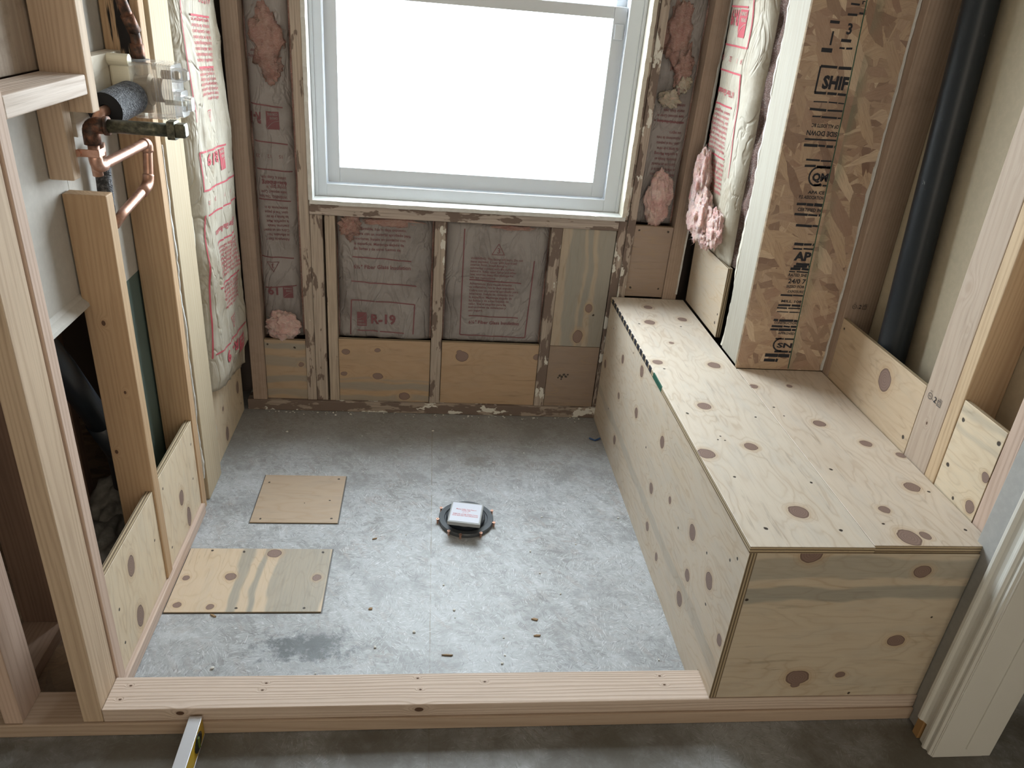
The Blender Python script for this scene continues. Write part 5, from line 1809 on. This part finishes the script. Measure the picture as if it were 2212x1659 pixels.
for v in bm.verts:
    v.co = Vector((cx, cy, 0.0455)) + Ux * v.co.x + Uy * v.co.y + Vector((0, 0, v.co.z))
cap = build('test_cap', bm, M['grey_plastic'], dr)
bm = newbox(-0.047, 0.047, -0.048, 0.048, 0, 0.0006)
for v in bm.verts:
    v.co = Vector((cx, cy, 0.0591)) + Ux * v.co.x + Uy * v.co.y + Vector((0, 0, v.co.z))
ls = plane_surf((cx, cy, 0.0597), Ux, Uy, (0, 0, 1))
for s_, v_, w_, h_ in (('Maine Utility Test Report', .0125, .066, .0075), ('INSPECTED', .0050, .028, .0065), ('# 1 3 / 4 in', -.0025, .020, .0055), ('REMOVE AFTER INSPECTION', -.0135, .080, .0075), ('AND BEFORE TILE DRAINAGE', -.0215, .082, .0075)):
    put_text(bm, ls, s_, -w_ / 2, v_, h_, 1, width=w_, eps=.0003, bold=.01)
build('label', bm, [M['label_white'], plain('label_red', (0.55, 0.10, 0.11), 0.6)], cap, label='white label with red lettering')
for a in (-128, -103, -62, -18, 22, 150, 188):
    ra = math.radians(a)
    bm = lathe(bmesh.new(), [(0.0, 0), (0.0035, 0.0), (0.0035, 0.012), (0.0052, 0.0135), (0.0052, 0.0165), (0.0022, 0.0165), (0.0016, 0.0150), (0, 0.0150)],
               (0.148 + 0.0935 * math.cos(ra), 2.005 + 0.0935 * math.sin(ra), 0.0004), seg=16)
    build('screw', bm, M['copper'], dr)

# ------------------------------------------------------------------ spirit level lying against the curb
lv = empty('spirit_level', (-0.4845, 0.87, 0.0), 'yellow and silver spirit level with its end against the curb', 'level')
LX0, LX1, LY0, LY1 = -0.4985, -0.4705, 0.60, 1.2150
bm = newbox(LX0 + 0.002, LX1 - 0.0006, LY0, LY1 - 0.001, 0.004, 0.0575)
build('web', bm, M['level_yellow'], lv)
build('rail', newbox(LX0, LX1, LY0, LY1, 0.0575, 0.0605, bev=0.0006), M['alu'], lv)
build('rail', newbox(LX0, LX1, LY0, LY1, 0.0005, 0.0040, bev=0.0006), M['alu'], lv)
pts = [(LY1 - 0.020 - 0.024 + 0.024 * math.cos(a), 0.031 + 0.021 * math.sin(a)) for a in [2 * math.pi * k / 28 for k in range(28)]]
vl = build('vial_window', prism(bmesh.new(), pts, 'x', LX1 - 0.002, LX1 + 0.0012), M['black_gloss'], lv)
bm = tube(bmesh.new(), [(LX1 + 0.0008, LY1 - 0.044, 0.016), (LX1 + 0.0008, LY1 - 0.044, 0.046)], 0.0035, 14)
build('vial', bm, plain('vial_green', (0.10, 0.14, 0.03), 0.2), vl)

# ------------------------------------------------------------------ small litter
bm = tube(bmesh.new(), [(0.655, 2.535, 0.004), (0.675, 2.520, 0.003), (0.698, 2.532, 0.006)], 0.0035, 8)
build('plastic_strip', bm, M['blue_plastic'], label='small blue plastic strip on the floor beside the bench front', cat='scrap')


def sliver(label, x, y, ang, ln, wd):
    c, s_ = math.cos(ang), math.sin(ang)
    bm = bmesh.new()
    out = [(-ln / 2, 0), (-ln * .1, wd * .5), (ln / 2, wd * .15), (ln * .3, -wd * .45), (-ln * .2, -wd * .3)]
    prism(bm, [(x + a * c - b * s_, y + a * s_ + b * c) for a, b in out], 'z', 0.0004, 0.0035)
    build('wood_splinter', bm, M['chip'], label=label, cat='splinter')


sliver('wood splinter on the floor in the middle of the right half, farther of two', 0.325, 1.563, -0.15, .019, .008)
sliver('wood splinter on the floor in the middle of the right half, nearer of two', 0.325, 1.503, 0.1, .020, .006)
sliver('reddish thin splinter between the near floor patch and the drain', -0.140, 1.908, 0.35, .016, .004)
sliver('splinter stuck at the near edge of the larger floor patch', -0.545, 1.583, -0.5, .020, .006)
sliver('tiny splinter on the floor between the patch corner and the floor seam', -0.130, 1.606, 0.3, .012, .008)
sliver('long dark splinter lying close to the curb right of the floor seam', 0.080, 1.438, -0.05, .030, .004)
bm = bmesh.new()
rc = random.Random(11)
for k in range(90):
    if k < 60:
        x_, y_ = rc.uniform(-.62, .66), 2.697 - abs(rc.gauss(0, .012))
    else:
        x_, y_ = rc.uniform(-.60, .68), rc.uniform(1.36, 2.65)
    if (-0.69 < x_ < -0.25 and 1.57 < y_ < 2.27) or (0.03 < x_ < 0.26 and 1.88 < y_ < 2.12):
        continue
    s_ = rc.uniform(.0015, .0045)
    r = bmesh.ops.create_icosphere(bm, subdivisions=1, radius=s_)
    for v in r['verts']:
        v.co = Vector((v.co.x * rc.uniform(.6, 1.5) + x_, v.co.y + y_, v.co.z * .5 + s_ * .5 + 0.0004))
build('plaster_crumbs', bm, M['crumb'], label='white plaster crumbs scattered along the foot of the window wall', cat='crumbs', kind='stuff')


# ------------------------------------------------------------------ the framing of the right chase stands slightly out of plumb
LEAN = 0.027


def out_of_plumb(o):
    if o.type == 'MESH':
        z0 = ORIG[o.name].z
        for v in o.data.vertices:
            v.co.x -= LEAN * (v.co.z + z0 - 0.541)
        o.data.update()
    for c in o.children:
        out_of_plumb(c)


for o in list(COL.objects):
    lb = o.get('label', '')
    if o.parent is None and (o == batt6 or o.name.startswith(('strand_board', 'vent_pipe', 'wall_right')) or
                             (o.name.startswith(('wall_stud', 'ledger_post', 'drywall_remnant')) and ORIG[o.name].x > 0.96) or
                             (o.name.startswith('plywood_block') and ORIG[o.name].x > 0.98)):
        out_of_plumb(o)
